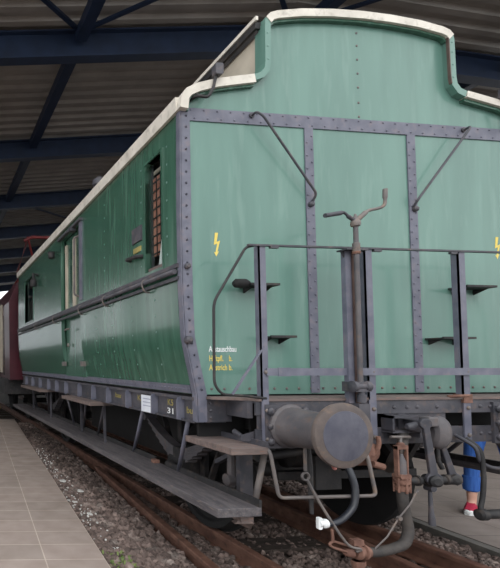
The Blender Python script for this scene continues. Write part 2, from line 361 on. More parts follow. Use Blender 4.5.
# litter and weeds along the platform edge
for i, (x, y, s, lab) in enumerate(((-1.60, 2.62, .045, 'white paper scrap on ballast, largest beside the platform'), (-1.53, 2.15, .04, 'white scrap lying flat on ballast just nearer than the largest scrap'),
        (-1.66, 3.3, .03, 'small pale scrap on ballast farthest back along the platform edge'), (-1.72, 1.75, .03, 'small pale scrap on ballast touching the platform edge'),
        (-1.70, 1.35, .028, 'small pale scrap on ballast nearest the camera'))):
    b = MB(); P = [(x+s*math.cos(a)*(.7+.4*rng.random()), y+s*1.4*math.sin(a)*(.7+.4*rng.random())) for a in np.linspace(0, 2*PI, 8)[:-1]]
    b.prism(P, 'z', -.024, -.016); tag(b.build('paper_scrap', 'paper'), lab, 'litter', 'scraps beside the platform')
b = MB()
for i in range(150):
    y = rng.uniform(.5, 5.0); x = -1.97+TR*y+.03+abs(rng.normal(0, .10)); q = rng.uniform(.004, .014); a0 = rng.uniform(0, 6)
    b.prism([(x+q*math.cos(a+a0)*rng.uniform(.6, 1.2), y+q*1.3*math.sin(a+a0)) for a in np.linspace(0, 2*PI, 6)[:-1]], 'z', -.036, -.024)
tag(b.build('pale_chips', 'paper'), 'small pale chips scattered over the ballast along the platform edge', 'debris', kind='stuff')
b = MB()
for i in range(70):
    x = -1.93+rng.uniform(-.0, .2); y = .32+rng.uniform(-.14, .14); a = rng.uniform(0, 2*PI); h = rng.uniform(.02, .055); q = .008
    d = Vector((math.cos(a), math.sin(a), 0)); r = Vector((-d.y, d.x, 0)); p = Vector((x, y, -.06))
    b.add([p-r*q*.5, p+r*q*.5, p+d*h*.5+r*q+Vector((0, 0, h*.9)), p+d*h+Vector((0, 0, h)), p+d*h*.5-r*q+Vector((0, 0, h*.9))], [(0, 1, 2, 3, 4)])
tag(b.build('weeds', 'leaf'), 'little green weeds growing at the near platform corner', 'weeds', kind='stuff')

# ---------------------------------------------------------------- the green coach
LEN = 6.5
coach = empty('railway_coach', (0, LEN/2, 0), 'green vintage railway coach with riveted iron straps and white roof edge', 'railway coach')
def part(b, name, m, parent=None, label=None, bevel=0): return b.build(name, m, parent or coach, label, bevel)
_P = [(1.45, 3.33), (1.455, 3.13), (1.46, 2.6), (1.459, 2.0), (1.444, 1.66), (1.411, 1.49), (1.380, 1.34), (1.363, 1.245)]   # half width against height
PROF = [_P[0]]+[(p.x, p.y) for p in [q_ for q_ in smooth_path([(a_, b_, 0) for a_, b_ in _P[1:]], 3)]]
def hw(z):
    for (x0, z0), (x1, z1) in zip(PROF, PROF[1:]):
        if z <= z0 and z >= z1: return x0+(x1-x0)*(z0-z)/(z0-z1)
    return PROF[0][0] if z > PROF[0][1] else PROF[-1][0]
# roof outline (half): eave, shoulder, upright of the raised roof, crown
def arc(cx_, cz_, r, a0, a1, n=5): return [(cx_+r*math.cos(math.radians(a0+(a1-a0)*i/n)), cz_+r*math.sin(math.radians(a0+(a1-a0)*i/n))) for i in range(n+1)]
HALF = [(1.484, 3.31), (1.472, 3.40)]+[(1.43, 3.455), (1.35, 3.495), (1.2, 3.54), (1.0, 3.578)]+[(.90, 3.596), (.845, 3.617), (.815, 3.655), (.808, 3.70)]+[(.803, 4.0)]+[(.795, 4.04), (.76, 4.075), (.70, 4.095)]+[(.5, 4.128), (.25, 4.148), (0, 4.155)]
OUT = [(-x, z) for x, z in HALF]+[(x, z) for x, z in HALF[-2::-1]]
def offset(P, t):
    Q = []
    for i, p in enumerate(P):
        a = Vector(P[max(i-1, 0)]); b = Vector(P[min(i+1, len(P)-1)]); d = (b-a).normalized(); n = Vector((d.y, -d.x)); Q.append((p[0]+n.x*t, p[1]+n.y*t))
    return Q
def ribbon(b, P, t, y0, y1):
    Q = offset(P, t); n = len(P)
    vs = [(x, y, z) for y in (y0, y1) for x, z in P]+[(x, y, z) for y in (y0, y1) for x, z in Q]
    fs = []
    for i in range(n-1):
        fs += [(i, i+1, n+i+1, n+i), (2*n+i, 3*n+i, 3*n+i+1, 2*n+i+1), (i, 2*n+i, 2*n+i+1, i+1), (n+i, n+i+1, 3*n+i+1, 3*n+i)]
    fs += [(0, n, 3*n, 2*n), (n-1, 3*n-1, 4*n-1, 2*n-1)]
    return b.add(vs, fs)
# end walls
INN = offset(OUT, .02)
body_out = [(-x, z) for x, z in PROF[::-1]]+[p for p in INN if p[1] > 3.34]+[(x, z) for x, z in PROF]
e = MB(); e.prism(body_out, 'y', 0, .07)
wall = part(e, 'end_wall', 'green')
e = MB(); e.prism(body_out, 'y', LEN-.07, LEN); part(e, 'end_wall', 'green_shaded')
b = MB()
for z in (3.36, 3.47, 3.59, 3.70, 3.81, 3.92, 4.02): b.rivet((0, 0, z), (0, -1, 0), .010, .006)
for x in np.arange(-1.25, 1.3, .098): b.rivet((float(x), 0, 1.285), (0, -1, 0), .011, .008)
part(b, 'rivet_rows', 'pale_iron', wall)
# roof edge trim: white over the roofs, green along the uprights
def sub(i0, i1): return OUT[i0:i1+1]
nH = len(HALF)
def trim(P, name, m, t=.05, y0=-.055, y1=.03):
    b = MB(); ribbon(b, P, t, y0, y1); return part(b, name, m)
trim(OUT[0:6]+[OUT[6]], 'roof_trim', 'white', .062, -.055, .0); trim(OUT[-7:], 'roof_trim', 'white', .05)
trim(OUT[11:2*nH-1-11], 'roof_trim', 'white', .058, -.055, .02)
b = MB(); ribbon(b, offset(OUT[11:2*nH-1-11], .055), .02, -.035, .0); part(b, 'trim_shadow_strip', 'green_shaded', None, 'dark green strip painted as the shadow under white roof edge')  # these dark strips put the shade below the white trim into colour
b = MB(); ribbon(b, offset(OUT[-7:], .05), .022, -.035, .0); part(b, 'trim_shadow_strip', 'green_shaded', None, 'dark green strip painted as the shadow under white roof edge')
b = MB(); ribbon(b, offset(OUT[0:7], .06), .018, -.03, .0); part(b, 'trim_shadow_strip', 'green_shaded', None, 'dark green strip painted as the shadow under white roof edge')
# uprights
L_ = OUT[6:12]; b = MB(); ribbon(b, L_, .045, -.05, .06)
for z in (3.72, 3.82, 3.92): b.rivet((-.785, -.05, z), (0, -1, 0), .008, .005)
part(b, 'upright_trim', 'green')
R_ = OUT[2*nH-1-12:2*nH-1-6]; b = MB(); ribbon(b, R_, .05, -.05, .06)
for z in (3.70, 3.80, 3.90, 3.98): b.rivet((.78, -.05, z), (0, -1, 0), .008, .005)
ut = part(b, 'upright_trim', 'green')
b = MB(); ribbon(b, offset(OUT[2*nH-1-12:2*nH-1-8], .05), .008, -.054, -.034); part(b, 'worn_edge', 'rust_dark', ut, 'red brown worn inner edge')
# roofs and raised roof sides
b = MB(); LO = OUT[0:7]
ribbon(b, [(-1.484, 3.31), (-1.492, 3.41)], .03, 0, LEN+.02); part(b, 'roof_edge', 'white', None, 'white roof edge along left side')
b = MB(); ribbon(b, [(1.492, 3.41), (1.484, 3.31)], .03, .03, LEN+.02); part(b, 'roof_edge', 'white', None, 'white roof edge along right side')
b = MB(); ribbon(b, OUT[1:8], .035, 0.0, LEN); part(b, 'lower_roof', 'roofgrey')
b = MB(); ribbon(b, OUT[-8:-1], .035, 0.03, LEN); part(b, 'lower_roof', 'roofgrey')
b = MB(); ribbon(b, [(-.83, 3.99)]+OUT[11:2*nH-1-11]+[(.83, 3.99)], .04, .02, LEN); part(b, 'raised_roof', 'roofgrey')
b = MB(); b.box(-.785, -.755, .06, LEN-.02, 3.58, 4.05); part(b, 'raised_roof_side', 'cream', None, 'cream boarded side of the raised roof')
b = MB(); b.box(.755, .785, .06, LEN-.02, 3.58, 4.05); part(b, 'raised_roof_side', 'cream', None, 'cream boarded side of the raised roof')
b = MB(); b.box(-.855, -.835, -.02, LEN, 4.035, 4.065); part(b, 'raised_roof_edge', 'white')
b = MB(); b.box(-.845, -.80, .0, LEN, 3.985, 4.033); part(b, 'raised_roof_gutter', 'dark_iron')
# side walls with openings
WIN = (.275, .56, 2.225, 3.14); DOOR = (2.31, 3.16, 1.30, 3.2); FWIN = (5.0, 5.75, 2.26, 3.08)
def side(sx, name):
    b = MB(); ys = sorted({0.0, LEN, *WIN[:2], *DOOR[:2], *FWIN[:2]}); ys = sorted(set(ys) | {1.2, 4.0})
    zs = sorted({z for _, z in PROF} | {WIN[2], WIN[3], DOOR[2], DOOR[3], FWIN[2], FWIN[3]})
    holes = [WIN, DOOR, FWIN]
    def hole(i, j):
        if i < 0 or j < 0 or i >= len(ys)-1 or j >= len(zs)-1: return True
        yc = (ys[i]+ys[i+1])/2; zc = (zs[j]+zs[j+1])/2
        return any(h[0] < yc < h[1] and h[2] < zc < h[3] for h in holes)
    nz = len(zs); vs = []
    for y in ys:
        for z in zs: vs.append((sx*hw(z), y, z))
    o = len(vs)
    for y in ys:
        for z in zs: vs.append((sx*(hw(z)-.05), y, z))
    fs = []
    for i in range(len(ys)-1):
        for j in range(nz-1):
            if hole(i, j): continue
            a, b_, c, d = i*nz+j, (i+1)*nz+j, (i+1)*nz+j+1, i*nz+j+1
            fs += [(a, b_, c, d), (o+a, o+d, o+c, o+b_)]
            if hole(i-1, j): fs.append((a, d, o+d, o+a))
            if hole(i+1, j): fs.append((b_, o+b_, o+c, c))
            if hole(i, j-1): fs.append((a, o+a, o+b_, b_))
            if hole(i, j+1): fs.append((d, c, o+c, o+d))
    b.add(vs, fs, True); return part(b, name, 'green_shaded')
sw = side(-1, 'side_wall'); side(1, 'side_wall')
# rivets on the left side
b = MB()
def srow(y, z0, z1, st):
    z = z0
    while z < z1: b.rivet((-hw(z), y, z), (-1, 0, 0), .009, .005); z += st
for y in (.42, .86, 1.32, 1.78): srow(y, 1.33, 2.05, .13)
for y in (.2, .64, 1.5, 4.1, 4.6): srow(y, 2.3, 3.28, .14)
part(b, 'rivet_rows', 'green', sw)
b = MB()
b.prism([(-1.368, 1.25), (-1.378, 1.25), (-1.39, 1.31), (-1.379, 1.31)], 'y', .05, LEN-.05)
for y in np.arange(.08, 5.5, .055): b.rivet((-1.384, float(y), 1.28), (-1, 0, 0), .009, .006)
part(b, 'sill_strip', 'lilac')
b = MB()
for x0, x1 in ((-1.41, -1.33), (1.33, 1.41)): b.box(x0, x1, .04, LEN, 3.28, 3.34)
part(b, 'eave_moulding', 'dark_iron')
# interior walls seen only through the panes
b = MB(); b.box(-1.30, 1.30, .08, LEN-.08, 1.22, 1.26); part(b, 'floor_board', 'dark_iron')
b = MB(); b.box(-.02, .02, .08, LEN-.08, 1.26, 3.5); part(b, 'inner_partition', 'cream')
def win(h, name, depth=.05, brick_reflection=True):
    y0, y1, z0, z1 = h; b = MB(); x = -hw((z0+z1)/2); t = .022
    b.box(x-.008, x+.05, y0-t, y0, z0-t, z1+t); b.box(x-.008, x+.05, y1, y1+t, z0-t, z1+t)
    b.box(x-.008, x+.05, y0, y1, z1, z1+t); b.box(x-.008, x+.05, y0, y1, z0-t, z0)
    for yy, s in ((y0, 1), (y1, -1)): b.prism([(yy, z1), (yy+s*.05, z1), (yy+s*.015, z1-.015), (yy, z1-.05)], 'x', x+.002, x+.03)
    f = part(b, name, 'green_shaded'); b = MB(); b.box(x+.03, x+.036, y0, y1, z0, z1); part(b, 'pane', 'glass', f); return f
f = win(WIN, 'window')
b = MB(); b.box(-1.40, -1.388, .545, .80, 2.2, 3.16); part(b, 'sash_stile', 'iron', f)
b = MB(); b.box(-1.402, -1.396, .40, .535, 2.36, 3.02)  # panel and bars paint the brick reflection seen in the pane
part(b, 'reflection_panel', 'brick_reflection', f, 'red brown brick reflection painted on a panel behind the pane')
b = MB()
for z in np.arange(2.38, 3.03, .075): b.box(-1.408, -1.403, .40, .535, z-.006, z+.006)
for y in (.40, .467, .535): b.box(-1.408, -1.403, y-.005, y+.005, 2.36, 3.02)
part(b, 'reflection_bars', 'dark_iron', f)
b = MB(); b.prism([(.33, 2.27), (.43, 2.27), (.35, 2.60)], 'x', -1.412, -1.410); part(b, 'curtain_corner', 'paintwhite', f)
b = MB(); b.box(-1.44, -1.38, .28, .555, 2.226, 2.26); part(b, 'window_sill', 'plank', f)
win(FWIN, 'window')
# door set back in its opening
b = MB(); b.box(-1.39, -1.36, DOOR[0], DOOR[1], DOOR[2], DOOR[3]); dr = part(b, 'door', 'green_shaded')
b = MB(); b.box(-1.395, -1.388, 2.42, 2.66, 2.3, 3.05); b.box(-1.395, -1.388, 2.8, 3.04, 2.3, 3.05); part(b, 'door_window', 'glass', dr)
b = MB(); b.box(-1.41, -1.385, 2.68, 2.78, 2.22, 3.12); b.box(-1.41, -1.385, 3.05, 3.12, 2.22, 3.12); part(b, 'door_stile', 'cream', dr, 'cream upright between the door panes')
b = MB(); b.tube([(-1.45, 2.80, 1.93), (-1.47, 2.86, 1.93), (-1.47, 2.95, 1.92)], .012); b.rivet((-1.42, 2.95, 1.72), (-1, 0, 0), .03, .02); part(b, 'door_handle', 'pale_iron', dr)
for y in (2.28, 3.10):
    b = MB(); b.box(-1.44, -1.405, y, y+.12, 1.435, 1.495); part(b, 'door_hinge', 'pale_iron', dr)
b = MB(); b.tube(rounded([(-1.46, 2.36, 3.05), (-1.52, 2.36, 3.03), (-1.52, 2.36, 2.32), (-1.46, 2.36, 2.30)], .03), .014); part(b, 'grab_rail', 'pale_iron')
b = MB(); b.box(-1.475, -1.45, 2.22, 2.31, 2.24, 3.22); part(b, 'door_post', 'lilac')
b = MB(); b.box(-1.50, -1.45, 2.2, 3.22, 3.205, 3.235); b.box(-1.53, -1.45, 2.50, 2.60, 3.16, 3.20); part(b, 'door_hood', 'iron')
b = MB(); b.tube([(-1.46, 4.6, 3.0), (-1.54, 4.6, 3.02), (-1.54, 4.6, 2.86)], .03); b.lathe((-1.54, 4.6, 2.80), (0, 0, 1), [(0, .05), (.02, .06), (.1, .06), (.14, .03)], 12); part(b, 'side_lamp', 'dark_iron')
b = MB(); b.tube([(-1.47, 3.5, 3.12), (-1.56, 3.45, 3.10), (-1.56, 3.3, 3.06)], .025); b.lathe((-1.56, 3.3, 2.98), (0, 0, 1), [(0, .035), (.02, .05), (.08, .05), (.1, .02)], 12); part(b, 'side_lamp', 'dark_iron')
# waist pipe and moulding
b = MB(); b.box(-1.485, -1.458, 0.02, LEN-.02, 2.165, 2.195); b.box(-1.485, -1.455, .02, LEN-.02, 2.075, 2.10); part(b, 'waist_moulding', 'iron')
b = MB(); b.tube([(-1.50, 0.03, 2.135), (-1.50, LEN-.2, 2.135)], .020); pipe = part(b, 'waist_pipe', 'iron')
for y in (.5, 1.4, 2.2, 3.4, 4.6):
    b = MB(); b.tube(rounded([(-1.455, y, 2.055), (-1.50, y, 2.055), (-1.526, y, 2.10), (-1.526, y, 2.15), (-1.46, y, 2.17)], .02), .007); part(b, 'pipe_clip', 'pale_iron', pipe)
# side plates by the window
b = MB(); b.box(-1.475, -1.458, .62, .80, 2.53, 2.66); part(b, 'side_plate', 'iron', None, 'dark grey plate beside the window')
b = MB(); b.box(-1.470, -1.458, .64, .78, 2.44, 2.485); part(b, 'side_plate', 'dull_yellow', None, 'dull yellow plate beside the window')
b = MB(); b.tube(rounded([(-1.46, .85, 2.40), (-1.51, .84, 2.40), (-1.51, .63, 2.385), (-1.46, .62, 2.385)], .03), .018); part(b, 'side_handle', 'dark_iron')
# corner posts
def corner(sx):
    b = MB(); outer = [(sx*(hw(z)+.006), z) for z in (3.33, 2.6, 2.0, 1.66, 1.49, 1.32, 1.245)]+[(sx*1.365, 1.05)]
    inner = [(sx*1.295, 1.05), (sx*1.295, 1.25), (sx*1.31, 1.32), (sx*1.345, 1.49), (sx*1.378, 1.66), (sx*1.388, 2.0), (sx*1.388, 3.33)]
    b.prism(outer+inner, 'y', -.012, 0)
    for (xa, za), (xb, zb_) in zip(outer, outer[1:]):
        lo = sx*.008
        b.add([(xa+lo, -.012, za), (xb+lo, -.012, zb_), (xb+lo, .04, zb_), (xa+lo, .04, za), (xa-lo*.4, -.012, za), (xb-lo*.4, -.012, zb_), (xb-lo*.4, .04, zb_), (xa-lo*.4, .04, za)],
              [(0, 1, 2, 3), (4, 7, 6, 5), (0, 4, 5, 1), (3, 2, 6, 7), (0, 3, 7, 4), (1, 5, 6, 2)])
        for z in np.arange(1.28, 3.3, .083): b.rivet((sx*(hw(float(z))-.035), -.012, float(z)), (0, -1, 0), .0095, .007)
    o = part(b, 'corner_post', 'lilac')
    b = MB(); b.lathe((sx*1.43, -.012, 2.165), (0, -1, 0), [(0, .022), (.02, .022), (.03, .012)], 10); part(b, 'corner_bolt', 'iron', o); b = MB(); b.lathe((sx*1.435, -.012, 1.635), (0, -1, 0), [(0, .03), (.03, .028), (.045, .012)], 12)
    part(b, 'corner_bolt', 'iron', o)
corner(-1); corner(1)
# belt and upright straps on the end
def strap(x0, x1, z0, z1, name, rows):
    b = MB(); b.box(x0, x1, -.009, 0, z0, z1)
    for p in rows: b.rivet((p[0], -.009, p[1]), (0, -1, 0), .0085, .007)
    part(b, name, 'lilac')
strap(-1.425, 1.425, 3.24, 3.335, 'belt_strap', [(x, 3.32) for x in np.arange(-1.38, 1.4, .105)]+[(x, 3.26) for x in np.arange(-1.38, 1.4, .105)+.03])
for s in (-1, 1):
    strap(*sorted((s*.400, s*.470)), 1.252, 3.24, 'upright_strap', [(s*.415, z) for z in np.arange(1.28, 3.2, .1)]+[(s*.455, z) for z in np.arange(1.33, 3.2, .1)])
# stay rods
for s in (-1, 1):
    b = MB(); b.tube(rounded([(s*.90, -.01, 3.30), (s*.90, -.06, 3.31), (s*.86, -.08, 3.27), (s*.425, -.055, 2.72), (s*.43, -.01, 2.67)], .03), .0085)
    b.lathe((s*.44, 0, 2.655), (0, -1, 0), [(0, .022), (.03, .02), (.04, .01)], 10); b.lathe((s*.90, 0, 3.305), (0, -1, 0), [(0, .02), (.02, .02)], 10)
    part(b, 'stay_rod', 'iron')
# lamp irons on the roof shoulders
for s in (-1, 1):
    b = MB(); b.tube(rounded([(s*1.375, -.0, 3.395), (s*1.375, -.08, 3.385), (s*1.285, -.08, 3.375), (s*1.235, -.07, 3.46), (s*1.215, -.07, 3.56)], .03), .011)
    b.tube([(s*1.375, -.08, 3.385), (s*1.35, -.05, 3.41), (s*1.30, -.02, 3.42)], .009)
    o = part(b, 'lamp_iron', 'dark_iron'); b = MB(); b.bevbox(*sorted((s*1.175, s*1.235)), -.10, -.05, 3.545, 3.625, .008); part(b, 'lamp_socket', 'iron', o)
b = MB(); b.lathe((-1.30, 2.05, 3.40), (0, 0, 1), [(0, .06), (.16, .06), (.18, .085), (.24, .08), (.28, .02)], 14); part(b, 'roof_vent', 'iron')
# foot treads on the end wall
def tread(x0, x1, z, rust=False, lab=None):
    b = MB(); b.box(x0, x1, -.125, 0, z-.010, z); b.box(x0, x1, -.13, -.122, z-.010, z+.006)
    b.prism([(0, z-.012), (-.10, z-.012), (0, z-.05)], 'x', x0+.03, x0+.04); b.prism([(0, z-.012), (-.10, z-.012), (0, z-.05)], 'x', x1-.04, x1-.03)
    return part(b, 'foot_tread', 'dark_iron')
tread(-1.02, -.80, 2.03); tread(-.88, -.68, 1.66); tread(.50, .78, 1.66); tread(.72, .98, 2.05)
b = MB(); b.lathe((-1.13, -.09, 2.035), (1, 0, 0), [(0, .015), (.02, .032), (.09, .034), (.12, .02)], 12); part(b, 'tread_knob', 'black')
# lightning flashes
BOLT = [(.012, .175), (-.012, .175), (-.022, .085), (.004, .095), (-.010, .03), (-.022, .034), (-.004, 0), (.016, .04), (.004, .035), (.026, .118), (.0, .108)]
for x, z in ((-1.19, 2.245), (1.18, 2.29)):
    b = MB(); b.prism([(x+u, z+v) for u, v in BOLT], 'y', -.0015, .0005); part(b, 'lightning_flash', 'yellow')
text('Austauschbau', -1.266, 0, 1.553, .042, .212, 'paintwhite', coach)
text('Haftpfl.    b.', -1.266, 0, 1.485, .042, .178, 'yellow', coach)
text('Anstrich b.', -1.266, 0, 1.420, .042, .178, 'yellow', coach)

# ---------------------------------------------------------------- underframe
b = MB()
for s in (-1, 1):
    x0, x1 = sorted((s*1.38, s*1.30))
    b.box(*sorted((s*1.355, s*1.335)), .02, LEN-.02, 1.05, 1.21); b.box(x0, x1, .02, LEN-.02, 1.20, 1.225); b.box(x0, x1, .02, LEN-.02, 1.04, 1.055)
part(b, 'sole_bar', 'iron')
for i, y in enumerate((.19, .60, 1.12, 1.62, 2.08, 2.6, 3.2, 3.7, 4.2, 4.8, 5.4, 6.0)):
    b = MB(); b.prism([(-1.355, 1.215), (-1.40, 1.215), (-1.412, 1.19), (-1.412, 1.05), (-1.355, 1.035)], 'y', y-.008, y+.008); b.box(-1.362, -1.355, y, y+.09, 1.055, 1.20)
    for z in (1.08, 1.13, 1.18): b.rivet((-1.362, y+.05, z), (-1, 0, 0), .011, .008)
    part(b, 'frame_bracket', 'lilac')
b = MB(); b.box(-1.388, -1.380, .625, .835, 1.045, 1.19); cd = part(b, 'label_card', 'card', None, 'white paper card in frame on the sole bar')
b = MB()
for z in (1.16, 1.13, 1.10): b.box(-1.3895, -1.3875, .66, .80, z-.004, z+.004)
part(b, 'card_print', 'cardmark', cd)
text('K5', -1.356, .43, 1.135, .05, .09, 'dull_yellow', coach, face='side'); text('31', -1.356, .44, 1.070, .045, .10, 'paintwhite', coach, face='side')
text('bu.', -1.356, .15, 1.10, .05, .10, 'dull_yellow', coach, face='side'); text('K5', -1.356, .98, 1.13, .05, .12, 'dull_yellow', coach, face='side'); text('bau', -1.356, 1.5, 1.12, .05, .14, 'dull_yellow', coach, face='side')
# platform plank and buffer beam
b = MB(); b.prism([(-1.30, 0), (1.30, 0), (1.30, -.25), (-1.0, -.25), (-1.05, -.18), (-1.30, -.10)], 'z', 1.222, 1.238) if False else b.add(
    [(x, y, z) for z in (1.215, 1.233) for x, y in ((-1.30, 0), (1.30, 0), (1.30, -.26), (-1.08, -.26), (-1.12, -.2), (-1.30, -.06))],
    [(5, 4, 3, 2, 1, 0), (6, 7, 8, 9, 10, 11)]+[(i, (i+1) % 6, (i+1) % 6+6, i+6) for i in range(6)])
part(b, 'platform_plank', 'plank')
b = MB(); b.box(-1.28, -1.13, .02, .04, 1.04, 1.212); b.box(-1.295, -1.10, .0, .02, 1.05, 1.212)
for z in (1.08, 1.13, 1.18): b.rivet((-1.26, 0, z), (0, -1, 0), .014, .012)
b.box(-1.14, -1.10, -.22, .02, 1.10, 1.212)
part(b, 'beam_end_plate', 'iron')
b = MB(); b.box(-1.10, 1.30, -.25, -.235, 1.122, 1.212); b.box(-1.10, 1.30, -.235, -.12, 1.20, 1.214)
for x in (-.75, -.55, -.065, .036, .115, .273, .62, .70, .95): b.rivet((x, -.25, 1.165), (0, -1, 0), .014, .010)
part(b, 'buffer_beam', 'iron', None, 'upper iron member of the buffer beam')
b = MB(); b.box(-1.10, 1.30, -.25, -.235, .915, 1.028)
for x in (-.70, -.30, -.03, .36, .62, .69, .95, 1.1): b.rivet((x, -.25, .975), (0, -1, 0), .014, .010)
part(b, 'buffer_beam', 'iron', None, 'lower iron member of the buffer beam')
for q_ in ((-1.08, -.235, -.24, -.228, 1.02, 1.13), (-.12, .35, -.24, -.228, 1.02, 1.13), (.75, .80, -.24, -.228, 1.02, 1.13), (-.04, .02, -.255, -.24, .92, 1.12)):
    b = MB(); b.box(*q_); part(b, 'beam_web', 'iron')
b = MB(); b.box(-1.0, 1.0, -.06, -.04, .88, 1.21); b.box(-1.28, 1.28, .1, LEN-.1, 1.16, 1.205); part(b, 'underframe', 'black')
b = MB()
for s in (-1, 1): b.box(*sorted((s*.80, s*.92)), -.02, LEN, .98, 1.16)
for y in (.5, 2.2, 4.0, 5.8): b.box(-.9, .9, y, y+.08, 1.0, 1.16)
b.box(-.1, .1, -.2, LEN, .95, 1.16); part(b, 'frame_bars', 'black')
b = MB()
b.box(-1.29, -.93, .10, .13, .90, 1.12); part(b, 'frame_gusset', 'black')
b = MB(); b.box(.93, 1.29, .10, .13, .90, 1.12); part(b, 'frame_gusset', 'black')
b = MB(); b.tube([(-1.02, .12, .92), (-1.02, .14, .55)], .03, 10); b.lathe((-1.06, .14, .60), (1, 0, 0), [(0, .045), (.08, .045)], 12); part(b, 'spring_link', 'iron_rusty')
b = MB(); b.box(-1.06, -.96, -.02, .02, .52, .92); b.bar((-1.0, .0, .86), (-1.02, .3, .70), .05, .03); part(b, 'hanger_plate', 'iron')
# buffers
def buffer(x):
    o = MB(); o.box(x-.17, x+.14, -.268, -.25, .905, 1.195)
    for dz in (-.10, 0, .10):
        for dx in (-.135, .115): o.lathe((x+dx, -.268, 1.05+dz), (0, -1, 0), [(0, .026), (.014, .025), (.024, .012)], 8)
    part(o, 'buffer_plate', 'iron')
    o = MB(); o.lathe((x, -.262, 1.05), (0, -1, 0), [(0, .145), (.02, .145), (.035, .128), (.20, .118), (.285, .112), (.30, .12), (.315, .12), (.32, .09)], 40)
    part(o, 'buffer_barrel', 'iron_rusty')
    o = MB(); o.lathe((x, -.55, 1.05), (0, -1, 0), [(0, .075), (.08, .075), (.095, .16), (.10, .186), (.117, .190), (.130, .186), (.138, .16), (.144, .08), (.145, .0)], 56)
    d = part(o, 'buffer_disc', 'disc_rim')
    o = MB(); o.lathe((x, -.684, 1.05), (0, -1, 0), [(0, .148), (.0065, .143), (.0125, .08), (.0135, .0)], 48)
    part(o, 'disc_face', 'disc_face', d, 'polished grey centre of the buffer disc')
M['iron_rusty'] = mat('buffer_iron', (72, 70, 74), (96, 91, 92), rough=.6, scale=6, spot=(100, 84, 77), spot_amt=.7, bump=.2)
M['disc_rim'] = mat('disc_rim_rust', (78, 70, 68), (98, 87, 82), rough=.65, scale=10, spot=(122, 100, 84), spot_amt=.5, bump=.2)
M['disc_face'] = mat('disc_face_grey', (70, 71, 84), (90, 90, 100), rough=.4, scale=9, metal=.2, bump=.1)
buffer(-.875); buffer(.875)
# railing posts: L angles bolted to the beam
def angle_post(x0, x1, z0, z1, name='railing_post', m='lilac', flip=1):
    b = MB(); b.box(x0, x1, -.262, -.252, z0, z1); xe = x0 if flip > 0 else x1-.008; b.box(xe, xe+.008, -.262, -.215, 1.22, z1)
    o = part(b, name, m); b = MB(); xc = (x0+x1)/2+.005
    for z in (1.41, 1.155, .965): b.lathe((xc, -.262, z), (0, -1, 0), [(0, .014), (.008, .013), (.013, .006)], 8)
    part(b, 'post_bolts', 'pale_iron', o); return o
angle_post(-1.062, -1.012, .915, 2.262); angle_post(-.268, -.212, .97, 2.262); angle_post(.474, .530, .925, 2.262)
angle_post(1.06, 1.11, .925, 2.262)
b = MB()
b.box(-.44, -.395, -.285, -.25, 1.10, 2.25); part(b, 'brake_channel', 'lilac')
b = MB(); b.box(-.392, -.368, -.30, -.25, 1.10, 2.24); part(b, 'brake_channel', 'rust_dark', None, 'dull brown rear flange of the channel')
b = MB(); b.prism([(-.47, 2.245), (-.385, 2.245), (-.42, 2.16)], 'y', -.28, -.27); b.box(-.47, -.31, -.33, -.25, 2.236, 2.246); part(b, 'channel_bracket', 'iron')
# brake spindle and crank
b = MB(); X0, Y0 = -.405, -.335
b.lathe((X0, Y0, 1.34), (0, 0, 1), [(0, .0155), (.90, .015), (1.08, .014)], 16); sp = part(b, 'brake_spindle', 'iron_rusty')
b = MB(); b.lathe((X0, Y0, 2.215), (0, 0, 1), [(0, .021), (.022, .025), (.024, .020), (.03, .022), (.062, .022), (.066, .018)], 16); part(b, 'spindle_collar', 'pale_iron', sp)
b = MB(); b.lathe((X0, Y0, 2.205), (0, 0, 1), [(0, .021), (.012, .025), (.02, .021)], 14); part(b, 'rust_ring', 'rust', sp, 'rusty ring under collar')
b = MB(); b.lathe((X0-.075, Y0, 1.315), (1, 0, 0), [(0, .012), (.008, .038), (.035, .036), (.04, .026), (.10, .026), (.105, .034), (.132, .036), (.139, .016)], 18)
b.box(X0-.06, X0+.06, Y0-.02, -.255, 1.28, 1.345); part(b, 'spindle_bearing', 'iron')
b = MB(); b.lathe((X0+.005, Y0, 1.21), (0, 0, 1), [(0, .026), (.05, .026), (.052, .018), (.14, .016)], 14); b.box(X0-.035, X0+.045, Y0-.02, -.255, 1.06, 1.20); part(b, 'spindle_foot', 'iron')
b = MB(); b.lathe((X0, Y0, 2.39), (0, 0, 1), [(0, .016), (.005, .026), (.02, .030), (.04, .027), (.055, .014), (.08, .009), (.09, .003)], 16)
hub = part(b, 'crank_hub', 'pale_iron', sp)
b = MB(); b.tube(smooth_path([(X0, Y0, 2.425), (X0+.05, Y0-.005, 2.47), (X0+.10, Y0, 2.505), (X0+.16, Y0, 2.52), (X0+.205, Y0, 2.535), (X0+.228, Y0, 2.56), (X0+.232, Y0, 2.62), (X0+.235, Y0, 2.66)]), [.016]*10+[.0105]*15+[.0105]*9+[.0145]*9, 12)
part(b, 'crank_arm', 'pale_iron', sp)
b = MB(); P = smooth_path([(X0, Y0, 2.43), (X0-.045, Y0, 2.455), (X0-.085, Y0, 2.485), (X0-.12, Y0, 2.478), (X0-.235, Y0-.01, 2.455)]); b.tube(P, [.013]*8+[.009]*8+[.015]*(len(P)-16), 12)
part(b, 'crank_arm', 'iron', sp)
